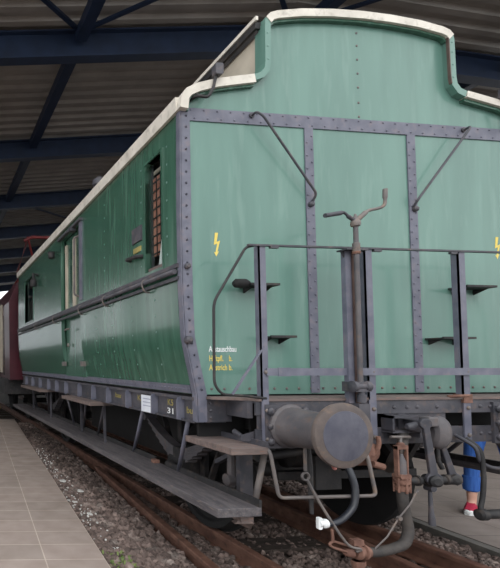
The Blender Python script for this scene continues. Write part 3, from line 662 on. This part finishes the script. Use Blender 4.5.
# rails of the railing
b = MB(); b.bar((-1.14, -.262, 2.263), (1.12, -.262, 2.270), .022, .012)
for x in (-.98, -.20, .46): b.bar((x, -.262, 2.252), (x+.06 if x < 0 else x-.05, -.262, 2.252), .02, .014)
part(b, 'top_rail', 'iron')
for s in (-1, 1):
    b = MB(); b.tube(rounded([(s*1.09, -.255, 2.263), (s*1.15, -.255, 2.25), (s*1.385, -.25, 1.876), (s*1.392, -.25, 1.33), (s*1.34, -.25, 1.262), (s*1.20, -.26, 1.255), (s*1.03, -.26, 1.235)], .05), .009); part(b, 'entry_rail', 'dark_iron')
    b = MB(); b.bar((s*1.27, -.256, 1.262), (s*1.035, -.256, 1.585), .018, .010); part(b, 'rail_brace', 'lilac')
b = MB(); b.box(-1.03, 1.10, -.274, -.263, 1.386, 1.436); b.box(-.95, -.86, -.277, -.27, 1.382, 1.440); part(b, 'lower_rail', 'lilac')
b = MB(); b.tube([(.36, -.25, 1.235), (.47, -.30, 1.245)], .010); b.box(.47, .54, -.268, -.2, 1.19, 1.25); part(b, 'post_foot', 'rust')

# steps
def board(x0, x1, y0, y1, z, t, name, m='wood', lip=.03):
    b = MB(); b.box(x0, x1, y0, y1, z-t, z); o = part(b, name, m, bevel=.004)
    b = MB(); b.box(x1-.018 if x0 < 0 else x0, x1 if x0 < 0 else x0+.018, y0, y1, z, z+lip); part(b, 'board_lip', 'iron', o); return o
board(-1.355, -1.10, -.36, .18, .93, .045, 'step_board', 'plank', .0 if False else .035)
board(1.10, 1.355, -.36, .18, .93, .045, 'step_board', 'plank', .035)
for s in (-1, 1):
    b = MB(); xs = sorted((s*1.49, s*1.195)); ZF = 0 if s < 0 else .08; b.box(xs[0], xs[1], -.41, 7.0 if s < 0 else 6.8, .515+ZF, .57+ZF)
    fb = part(b, 'foot_board', 'wood', bevel=.004)
    b = MB(); xi = sorted((s*1.195, s*1.212)); b.box(xi[0], xi[1], -.41, .75, .57+ZF, .615+ZF); b.box(xi[0], xi[1], .95, 6.8, .57+ZF, .615+ZF); part(b, 'board_lip', 'dark_iron', fb)
    b = MB(); b.box(*sorted((s*1.21, s*1.26)), .86, .92, .57+ZF, .60+ZF); part(b, 'board_clip', 'rust', fb)
b = MB(); b.bevbox(-1.30, -1.215, -.36, -.27, .455, .515, .012); b.add([(-1.33, -.34, .45), (-1.24, -.40, .47), (-1.20, -.30, .40), (-1.30, -.26, .44), (-1.27, -.33, .50)], [(0, 1, 4), (1, 2, 4), (2, 3, 4), (3, 0, 4), (3, 2, 1, 0)]); part(b, 'board_block', 'plank')
for y0, y1 in ((1.82, 2.95), (4.25, 5.9)):
    b = MB(); b.box(-1.52, -1.25, y0, y1, 1.0, 1.04); part(b, 'door_step', 'plank')
    for y in (y0+.15, y1-.15):
        b = MB(); b.bar((-1.30, y, 1.10), (-1.30, y-.02, .57), .03, .012); part(b, 'step_hanger', 'iron')
for s in (-1, 1):
    for yt, yb in ((.17, .56), (.92, 1.42), (1.86, 2.45), (2.5, 3.0), (3.4, 3.4), (4.5, 4.9), (5.8, 5.8)):
        b = MB(); b.tube([(s*1.33, yt, 1.05), (s*1.20, yb, .565)], .0165, 10); part(b, 'step_strut', 'lilac' if s < 0 and yt < 1 else 'iron')
    b = MB(); b.tube([(s*.93, -.12, .90), (s*1.10, -.22, .54)], .02, 10); part(b, 'step_strut', 'pale_iron')
    b = MB(); b.prism([(s*1.0, 1.03), (s*1.19, .985), (s*1.19, .955), (s*1.02, .93), (s*1.0, .90)], 'y', -.22, -.205); b.tube([(s*1.02, -.2, .93), (s*1.10, -.17, .94), (s*1.12, -.05, .99)], .018)
    part(b, 'step_bracket', 'iron')
    # U shaped shunter's rod below each buffer
    if s > 0: continue
    b = MB(); a, c = (1.10, .365); b.tube(rounded([(s*(a-.01), -.26, .93), (s*a, -.37, .91), (s*1.053, -.38, .615), (s*c, -.38, .607), (s*(c+.035), -.36, .87), (s*(c+.035), -.24, .95)], .035), .0115); part(b, 'hand_rod', 'pale_iron')

# wheels, axle guards, springs
def wheelset(y):
    b = MB(); b.tube([(-.98, y, .5), (.98, y, .5)], .07, 16); ax = part(b, 'axle', 'dark_iron')
    for s in (-1, 1):
        b = MB(); b.lathe((s*.662, y, .505), (s, 0, 0), [(0, .52), (.028, .53), (.035, .503), (.13, .496), (.132, .44), (.10, .43), (.09, .14), (.13, .11), (.14, .0)], 48)
        part(b, 'wheel', 'black', ax)
for y in (.85, 5.3):
    wheelset(y)
    for s in (-1, 1):
        X = s*.98
        b = MB(); b.bevbox(*sorted((X-.09, X+.12)), y-.13, y+.13, .36, .64, .03); b.lathe((X+s*.12, y, .5), (s, 0, 0), [(0, .10), (.03, .095), (.04, .04)], 16); part(b, 'axle_box', 'dark_iron')
        b = MB()
        for q in (-1, 1): b.box(*sorted((X-s*.10, X-s*.06)), y+q*.18-.035, y+q*.18+.035, .34, 1.05)
        XG = X-s*.08; b.bar((XG, y-.2, .35), (XG, y-.55, 1.02), .02, .05, (1, 0, 0)); b.bar((XG, y+.2, .35), (XG, y+.55, 1.02), .02, .05, (1, 0, 0)); b.box(*sorted((XG-.02, XG+.02)), y-.2, y+.2, .32, .345)
        part(b, 'axle_guard', 'dark_iron')
        b = MB(); n = 7
        for k in range(n):
            L2 = .62-.075*k; pts = []
            for j in range(9):
                t = -1+2*j/8; pts.append((y+L2*t, .93-.018*k-.23*(1-abs(L2*t/.62)**1.4)))
            for (ya, za), (yb_, zb2) in zip(pts, pts[1:]): b.bar((X+s*.16, ya, za), (X+s*.16, yb_, zb2), .09, .017, (1, 0, 0)) if False else b.add(
                [(X-s*.02, ya, za), (X+s*.07, ya, za), (X+s*.07, yb_, zb2), (X-s*.02, yb_, zb2), (X-s*.02, ya, za-.017), (X+s*.07, ya, za-.017), (X+s*.07, yb_, zb2-.017), (X-s*.02, yb_, zb2-.017)],
                [(0, 1, 2, 3), (7, 6, 5, 4), (0, 4, 5, 1), (1, 5, 6, 2), (2, 6, 7, 3), (3, 7, 4, 0)])
        sp_ = part(b, 'leaf_spring', 'iron_rusty')
        b = MB(); b.box(*sorted((X-s*.03, X+s*.08)), y-.05, y+.05, .56, .715); part(b, 'spring_buckle', 'dark_iron', sp_)
        for q in (-1, 1):
            b = MB(); b.tube([(X+s*.03, y+q*.60, .92), (X+s*.03, y+q*.66, 1.08)], .022); b.lathe((X-s*.03, y+q*.60, .92), (s, 0, 0), [(0, .035), (.12, .035)], 12); part(b, 'spring_hanger', 'iron', sp_)
b = MB(); b.box(-.60, .60, 1.6, 4.4, .42, 1.0); part(b, 'dark_view_blocker', 'black', bevel=.02)  # added black box, keeps the space under the coach dark against the bright platform
b = MB(); b.lathe((-.48, .30, .78), (1, 0, 0), [(0, .05), (.02, .14), (.35, .14), (.37, .05)], 20); part(b, 'brake_cylinder', 'dark_iron')
b = MB(); b.tube([(-.875, .0, .86), (-.875, .35, .8)], .11, 16); part(b, 'side_reservoir', 'dark_iron')
b = MB(); b.bar((-.60, .22, .60), (.60, .22, .60), .08, .06); b.bar((-.55, .25, .62), (-.55, .5, .9), .05, .05); b.bar((.55, .25, .62), (.55, .5, .9), .05, .05); b.tube([(-.85, -.02, .80), (-.30, -.02, .86)], .03); part(b, 'brake_beam', 'dark_iron')
b = MB(); b.box(-.50, -.30, -.06, .02, .56, .80); part(b, 'cylinder_cover', 'dark_iron')
# rusty casting behind the valve
b = MB(); b.lathe((-.33, -.24, .875), (0, -1, 0), [(0, .10), (.02, .10), (.03, .055), (.06, .05), (.065, .065), (.09, .06), (.10, .02)], 14); b.box(-.46, -.20, -.24, -.18, .77, .91)
b.tube(smooth_path([(-.31, -.33, .86), (-.30, -.35, .93), (-.305, -.35, .985)]), .013); b.tube([(-.33, -.33, .80), (-.26, -.34, .78)], .022); part(b, 'brake_cock', 'rust')
# draw hook and screw coupling
b = MB(); b.box(-.17, .03, -.33, -.25, 1.098, 1.115); b.box(-.17, -.155, -.33, -.25, 1.01, 1.115); b.box(-.17, -.02, -.33, -.25, 1.0, 1.016); part(b, 'hook_bracket', 'iron')
b = MB(); b.lathe((-.10, -.36, 1.045), (1, 0, 0), [(0, .014), (.015, .026), (.05, .031), (.07, .035), (.10, .022), (.13, .022)], 14); b.lathe((-.05, -.36, 1.03), (1, -.2, 0), [(0, .024), (.04, .024)], 6); part(b, 'hook_pin', 'iron')
b = MB(); b.box(.0, .10, -.36, -.25, .97, 1.08); part(b, 'hook_shank', 'iron')
b = MB(); b.lathe((.065, -.375, 1.01), (1, 0, 0), [(0, .045), (.012, .085), (.035, .100), (.06, .104), (.085, .098), (.105, .082), (.120, .055), (.126, .01)], 32)
for i in range(len(b.v)): x, y, z = b.v[i]; b.v[i] = (x, -.375+(y+.375)*.55, 1.01+(z-1.01)*(1.12 if z < 1.01 else 1.04))
part(b, 'draw_hook', 'iron_rusty')
b = MB(); b.box(.0, .075, -.42, -.35, 1.05, 1.115); part(b, 'lobe_block', 'iron_rusty', bevel=.01)
def link(b, p0, p1, r0, r1, w=.028, nn=.016):
    # flat forged link with round eyes
    p0 = Vector(p0); p1 = Vector(p1); d = (p1-p0).normalized(); n = Vector((-.35, -1, 0)).normalized(); s = d.cross(n).normalized(); P = []
    for i in range(9):
        a = .5+(2*PI-1.0)*i/8; P.append(p0+(d*math.cos(a)+s*math.sin(a))*r0)
    for i in range(9):
        a = PI+.5+(2*PI-1.0)*i/8; P.append(p1+(d*math.cos(a)+s*math.sin(a))*r1)
    k_ = len(P); vs = [q_+n*w/2 for q_ in P]+[q_-n*w/2 for q_ in P]
    b.add(vs, [tuple(range(k_)), tuple(range(2*k_-1, k_-1, -1))]+[(i, (i+1) % k_, (i+1) % k_+k_, i+k_) for i in range(k_)])
b = MB(); link(b, (-.045, -.43, 1.075), (.005, -.43, .715), .036, .046); part(b, 'coupling_link', 'iron', bevel=.005)
b = MB(); link(b, (.135, -.38, .93), (.215, -.38, .70), .03, .042); part(b, 'coupling_link', 'iron', bevel=.005)
b = MB(); b.lathe((-.12, -.38, .695), (1, 0, 0), [(0, .018), (.012, .026), (.05, .026), (.052, .034), (.07, .034), (.072, .024), (.13, .024), (.135, .042), (.18, .042), (.185, .026), (.26, .026), (.265, .034), (.30, .034), (.31, .02)], 18)
b.lathe((.0, -.44, .705), (-.35, -1, 0), [(0, .038), (.02, .036), (.03, .022)], 16); b.lathe((.205, -.39, .70), (-.35, -1, 0), [(0, .036), (.03, .036), (.04, .016)], 6)
part(b, 'coupling_screw', 'dark_iron')
b = MB(); b.tube([(.035, -.38, .66), (.035, -.38, .60), (.037, -.38, .50), (.04, -.38, .45), (.042, -.38, .40)], [.011, .011, .013, .018, .019], 12); b.lathe((.035, -.405, .645), (0, 1, 0), [(0, .022), (.05, .022)], 12); part(b, 'coupling_handle', 'iron')
b = MB(); b.tube(smooth_path([(.02, -.24, .99), (-.06, -.30, .985), (-.14, -.36, .93), (-.165, -.33, .84), (-.12, -.25, .74)]), .030, 12); part(b, 'steam_pipe', 'old_rubber')
b = MB(); b.tube([(-.09, -.245, .99), (-.085, -.30, .97), (-.08, -.32, .90)], .011); part(b, 'small_hook', 'dark_iron')
# rusty valve with T handle
def slim(b, k=.76):
    b.v = [(vx+(x-vx)*k, vy+(y-vy)*k, z) for x, y, z in b.v]; return b
vx, vy = -.178, -.385
b = MB(); b.tube([(vx-.072, vy, .985), (vx+.072, vy, .982)], .0095); b.tube([(vx, vy, .985), (vx, vy, .86)], .009); part(b, 'valve_handle', 'pale_iron')
b = MB()
for s in (-1, 1): b.box(*sorted((vx+s*.036, vx+s*.052)), vy-.018, vy+.018, .735, .925)
b.box(vx-.052, vx+.052, vy-.02, vy+.02, .905, .93); b.bevbox(vx-.052, vx+.052, vy-.04, vy+.04, .715, .745, .01); b.lathe((vx, vy, .93), (0, 0, 1), [(0, .03), (.012, .028), (.02, .014)], 12)
slim(b); vf = part(b, 'valve_frame', 'rust')
b = MB(); b.lathe((vx, vy, .745), (0, 0, 1), [(0, .036), (.08, .034), (.11, .020), (.13, .012)], 18); slim(b); part(b, 'valve_bell', 'iron_rusty', vf)
b = MB(); b.lathe((vx, vy, .635), (0, 0, 1), [(0, .046), (.03, .050), (.032, .040), (.045, .040), (.047, .054), (.072, .056), (.075, .04), (.08, .04)], 20)
for a in range(6): b.lathe((vx+.049*math.cos(a*PI/3+.3), vy+.049*math.sin(a*PI/3+.3), .625), (0, 0, 1), [(0, .009), (.09, .009), (.095, .005)], 6)
slim(b, .8); part(b, 'valve_flange', 'rust')
b = MB(); b.tube(smooth_path([(vx, vy, .64), (vx+.003, vy, .56), (vx+.018, vy-.002, .46), (vx+.022, vy-.01, .375), (vx-.02, vy-.02, .305), (vx-.10, vy-.02, .275), (vx-.22, vy-.02, .258), (vx-.30, vy-.02, .262)]), .031, 16); part(b, 'heating_hose', 'old_rubber')
hx = vx-.30
b = MB(); b.lathe((hx+.015, vy-.02, .262), (-1, 0, .05), [(0, .036), (.02, .038), (.025, .048), (.04, .05), (.045, .038), (.065, .038), (.07, .050), (.085, .048), (.095, .032)], 16)
b.box(hx-.10, hx-.03, vy-.04, vy, .31, .345); b.box(hx-.09, hx-.02, vy-.04, vy, .18, .21); b.lathe((hx-.055, vy-.02, .21), (0, 0, -1), [(0, .035), (.05, .034), (.06, .02)], 10); b.lathe((hx-.10, vy-.02, .262), (-1, 0, .1), [(0, .03), (.04, .026), (.05, .018)], 10)
part(b, 'hose_coupling', 'rust')
b = MB(); b.tube(rounded([(hx-.10, vy-.03, .30), (hx-.24, vy-.03, .345), (hx-.27, vy-.03, .325), (hx-.24, vy-.03, .305), (hx-.11, vy-.03, .262)], .02), .008); b.tube([(hx-.24, vy-.03, .345), (hx-.245, vy-.03, .42)], .009, 8); part(b, 'coupling_lever', 'rust')
b = MB(); b.tube([(-.125, -.44, .655), (-.19, -.44, .56), (-.262, -.43, .475)], .005, 6); b.tube([(-.262, -.43, .475), (-.35, -.43, .36), (-.43, -.42, .285)], .005, 6); b.lathe((-.262, -.445, .475), (0, 1, 0), [(0, .014), (.02, .014)], 10); part(b, 'retaining_wire', 'pale_iron')
b = MB(); b.tube([(-.865, -.38, .98), (-.865, -.38, .78)], .010); b.tube([(-.865+.024*math.cos(a), -.38, .745+.024*math.sin(a)) for a in np.linspace(0, 2*PI, 13)[:-1]], .008, 8, closed=True)
b.tube(smooth_path([(-.855, -.38, .725), (-.80, -.40, .60), (-.73, -.42, .47), (-.64, -.44, .33), (-.56, -.45, .30), (hx-.10, vy-.05, .28)]), .0085); part(b, 'eye_rod', 'pale_iron')
b = MB(); b.tube([(-.80, -.33, .95), (-.80, -.34, .80), (-.81, -.36, .50)], [.014, .02, .012]); part(b, 'hanging_rod', 'dark_iron')
b = MB(); b.lathe((-.66, -.36, .83), (.5, 0, -1), [(0, .012), (.05, .013), (.06, .006)], 10); part(b, 'small_fitting', 'pinkish')
# black air hose
b = MB(); b.tube(smooth_path([(-.55, -.26, .93), (-.555, -.33, .86), (-.545, -.38, .76), (-.535, -.40, .66), (-.56, -.41, .56), (-.63, -.41, .485), (-.70, -.41, .455), (-.765, -.41, .455)]), .020, 14); part(b, 'air_hose', 'rubber')
b = MB(); b.lathe((-.755, -.41, .455), (-1, 0, .03), [(0, .028), (.02, .03), (.03, .02), (.05, .02)], 12); b.bevbox(-.818, -.79, -.42, -.40, .42, .495, .006); part(b, 'hose_head', 'paintwhite')
# pipes and hose at the right
b = MB(); b.tube(smooth_path([(.40, -.26, .965), (.415, -.36, .90), (.44, -.37, .81), (.52, -.38, .765), (.65, -.38, .76), (.80, -.38, .78)]), .012, 10); part(b, 'bent_pipe', 'iron')
b = MB(); b.tube(smooth_path([(.425, -.30, .95), (.44, -.37, .88), (.448, -.38, .72), (.435, -.38, .58), (.415, -.38, .50), (.42, -.38, .46)]), .014, 14); part(b, 'heating_hose', 'dark_iron')
b = MB(); b.lathe((.395, -.38, .455), (1, 0, 0), [(0, .022), (.01, .038), (.05, .038), (.055, .026), (.08, .025), (.09, .03), (.30, .03)], 14); part(b, 'hose_coupling', 'dark_iron')
b = MB(); b.tube([(.25, -.26, .93), (.24, -.27, .80), (.26, -.28, .74)], .014); part(b, 'dangling_hook', 'dark_iron')

# ---------------------------------------------------------------- maroon engine behind
eng = empty('electric_locomotive', (0, 13, 0), 'maroon engine with red current collector, coupled behind the green coach', 'locomotive')
E0 = 7.25
b = MB(); b.prism([(-1.52, 1.1), (-1.54, 2.9), (-1.35, 3.35), (-.7, 3.6), (.7, 3.6), (1.35, 3.35), (1.54, 2.9), (1.52, 1.1)], 'y', E0, 19); bd = b.build('body', 'maroon', eng)
b = MB(); b.box(-1.60, 1.60, E0+.3, 18.8, .75, 1.12); b.box(-1.57, -1.53, E0+1.6, E0+2.2, 1.15, 3.0); b.build('frame', 'dark_iron', eng)
for i in range(3):
    b = MB(); b.tube([(-1.60, E0+.35+i*1.3, 1.2), (-1.62, E0+.35+i*1.3, 2.6)], .02); b.build('grab_rail', 'pale_iron', eng)
b = MB(); b.box(-1.575, -1.54, E0+1.0, 18.5, 1.25, 2.95); b.build('side_panel', 'cream', eng, 'cream side panel')
b = MB()
for x in (-.9, .9):
    for y in (E0+.4, E0+1.8): b.lathe((x, y, 3.52), (0, 0, 1), [(0, .07), (.06, .12), (.12, .07), (.18, .12), (.24, .07), (.30, .12), (.36, .06), (.42, .12), (.48, .05)], 12)
b.build('insulator', 'red', eng)
b = MB()
for x in (-.9, .9):
    b.tube([(x, E0+.4, 3.75), (x*.8, E0+3.4, 4.3), (x, E0+.9, 4.65)], .045); b.tube([(x, E0+3.4, 3.75), (x*.8, E0+1.2, 4.25), (x, E0+.9, 4.65)], .03)
b.tube([(-1.0, E0+.9, 4.58), (-.8, E0+.9, 4.68), (.8, E0+.9, 4.68), (1.0, E0+.9, 4.58)], .04); b.tube([(-.9, E0+.4, 3.62), (.9, E0+.4, 3.62)], .03); b.tube([(-.9, E0+1.8, 3.62), (.9, E0+1.8, 3.62)], .03)
b.build('current_collector', 'maroon_red', eng)
for y in (E0+1.6, E0+4.2, E0+8.5):
    b = MB()
    b.tube([(-.9, y, .5), (.9, y, .5)], .06, 12)
    for s in (-1, 1): b.lathe((s*.655, y, .515), (s, 0, 0), [(0, .53), (.03, .53), (.035, .51), (.13, .50), (.135, .1)], 32)
    b.build('wheelset', 'black', eng)
for s in (-1, 1):
    b = MB(); b.lathe((s*.875, E0+.05, 1.05), (0, -1, 0), [(0, .11), (.42, .10), (.44, .19), (.47, .18)], 24); b.build('buffer', 'dark_iron', eng)
b = MB(); b.lathe((-1.62, 9.2, .28), (0, -1, 0), [(0, .02), (.01, .14), (.04, .14), (.05, .02)], 24); b.bar((-1.62, 9.2, -.16), (-1.62, 9.2, .2), .05, .05)
tag(b.build('track_sign', 'yellow'), 'round yellow sign low beside the track past the platform end', 'sign')

# ---------------------------------------------------------------- person standing on the far platform
def skin(name, pts, edges, rad, m, parent, root=0, lev=2):
    me = bpy.data.meshes.new(name); c = Vector(pts[0]); me.from_pydata([tuple(Vector(p)-c) for p in pts], edges, [])
    me.materials.append(M[m]); o = bpy.data.objects.new(name, me); C.objects.link(o)
    o.location = c-(WO[parent] if parent else Vector()); o.parent = parent; WO[o] = c
    md = o.modifiers.new('skin', 'SKIN'); md.use_smooth_shade = True
    for i, v in enumerate(me.skin_vertices[0].data):
        r = rad[i]; v.radius = r if isinstance(r, tuple) else (r, r); v.use_root = (i == root)
    s = o.modifiers.new('subdivision', 'SUBSURF'); s.levels = lev; s.render_levels = lev; return o
PX, PY, G = 2.30, .90, -.05
person = empty('person', (PX, PY, G), 'person in rolled blue jeans and red shoes standing beyond the coach', 'person')
TH = -1.0
def q(x, y, z): return (PX+x*math.cos(TH)-y*math.sin(TH), PY+x*math.sin(TH)+y*math.cos(TH), G+z)
pts = [q(0, .02, .95), q(0, .02, 1.15), q(0, .03, 1.35), q(0, .02, 1.47), q(0, 0, 1.56), q(0, -.01, 1.66)]
rad = [(.14, .10), (.12, .09), (.16, .10), (.055, .055), (.075, .085), (.078, .09)]
ed = [(0, 1), (1, 2), (2, 3), (3, 4), (4, 5)]
for s in (-1, 1):
    o = len(pts); pts += [q(s*.10, .02, .88), q(s*.13, 0, .50), q(s*.145, .03, .30), q(s*.15, .03, .10), q(s*.155, -.05, .045)]; rad += [.085, .052, .050, .038, .034]
    ed += [(0, o), (o, o+1), (o+1, o+2), (o+2, o+3), (o+3, o+4)]
    o = len(pts); pts += [q(s*.19, .03, 1.36), q(s*.25, .04, 1.10), q(s*.25, -.03, .90), q(s*.25, -.06, .83)]; rad += [.05, .04, .028, (.04, .018)]
    ed += [(2, o), (o, o+1), (o+1, o+2), (o+2, o+3)]
body = skin('body', pts, ed, rad, 'skin', person)
for s in (-1, 1):
    for i in range(4):
        x = .25*s+(i-1.5)*.018; L2 = (.07, .08, .075, .06)[i]
        skin('finger', [q(x, -.065, .815), q(x, -.072, .815-L2*.5), q(x-.004*s, -.06, .815-L2)], [(0, 1), (1, 2)], [.009, .008, .007], 'skin', body, lev=1)
    skin('thumb', [q(s*.225, -.07, .86), q(s*.205, -.09, .835), q(s*.205, -.09, .80)], [(0, 1), (1, 2)], [.011, .010, .008], 'skin', body, lev=1)
    b = MB(); b.lathe(q(s*.030, -.085, 1.63), (-.68, -.73, 0), [(0, .012), (.006, .008)], 10); b.build('eye', 'black', body)
    b = MB(); b.lathe(q(s*.082, 0, 1.61), (s*.73, -s*.68, 0), [(0, .012), (.008, .026), (.014, .012)], 10); b.build('ear', 'skin', body)
b = MB(); b.add([q(-.013, -.09, 1.59), q(.013, -.09, 1.59), q(0, -.085, 1.635), q(0, -.115, 1.592)], [(0, 1, 3), (1, 2, 3), (2, 0, 3), (0, 2, 1)]); b.build('nose', 'skin', body)
b = MB(); b.bar(q(-.022, -.091, 1.563), q(.022, -.091, 1.563), .006, .008); b.build('mouth', 'shoe', body)
b = MB(); b.lathe(q(0, .02, 1.60), (0, .15, 1), [(-.06, .088), (0, .10), (.07, .095), (.11, .06), (.13, .01)], 20); b.build('hair', 'hair', person)
tp = [q(0, .02, .95), q(0, .02, 1.04)]; tr = [(.15, .115), (.14, .105)]; te = [(0, 1)]
for s in (-1, 1):
    o = len(tp); tp += [q(s*.10, .02, .86), q(s*.13, 0, .58), q(s*.142, .02, .42), q(s*.147, .03, .24), q(s*.148, .03, .20)]; tr += [.095, .072, .064, .060, .060]; te += [(0, o), (o, o+1), (o+1, o+2), (o+2, o+3), (o+3, o+4)]
jeans = skin('jeans', tp, te, tr, 'denim', person)
for s in (-1, 1):
    b = MB(); b.lathe(q(s*.148, .03, .225), (0, 0, 1), [(0, .048), (.0, .064), (.03, .067), (.14, .067), (.145, .06)], 24); b.build('jeans_cuff', 'denim', jeans)
    b = MB(); c = q(s*.155, -.02, 0)
    L2 = [(-.045, .075), (-.048, .0), (-.05, -.07), (-.035, -.125), (0, -.14), (.035, -.125), (.05, -.07), (.048, 0), (.045, .075), (.02, .095), (-.02, .095)]
    RT = lambda u, v: (c[0]+u*math.cos(TH)-v*math.sin(TH), c[1]+u*math.sin(TH)+v*math.cos(TH)); b.prism([RT(u, v) for u, v in L2], 'z', G, G+.028); sh = b.build('shoe_sole', 'paintwhite', person)
    b = MB(); vs = []
    for h, k_, dy in ((.028, .96, 0), (.06, .93, .004), (.085, .72, .03), (.10, .62, .04)): vs += [RT(u*k_, v*k_+dy)+(G+h,) for u, v in L2]
    n = len(L2); b.add(vs, [(j*n+i, j*n+(i+1) % n, (j+1)*n+(i+1) % n, (j+1)*n+i) for j in range(3) for i in range(n)]+[tuple(3*n+i for i in range(n)), tuple(range(n))], True); b.build('shoe_upper', 'shoe', sh)
    b = MB(); b.lathe(RT(0, -.10)+(G+.03,), (-.27, -.29, 1), [(0, .042), (.02, .036), (.03, .012)], 14); b.build('toe_cap', 'paintwhite', sh)
skin('shirt', [q(0, .02, 1.0), q(0, .02, 1.18), q(0, .03, 1.34), q(0, .025, 1.42), q(-.19, .03, 1.36), q(-.235, .035, 1.18), q(.19, .03, 1.36), q(.235, .035, 1.18)], [(0, 1), (1, 2), (2, 3), (2, 4), (4, 5), (2, 6), (6, 7)],
     [(.15, .11), (.135, .105), (.17, .115), (.08, .07), .065, .055, .065, .055], 'shirt', person)
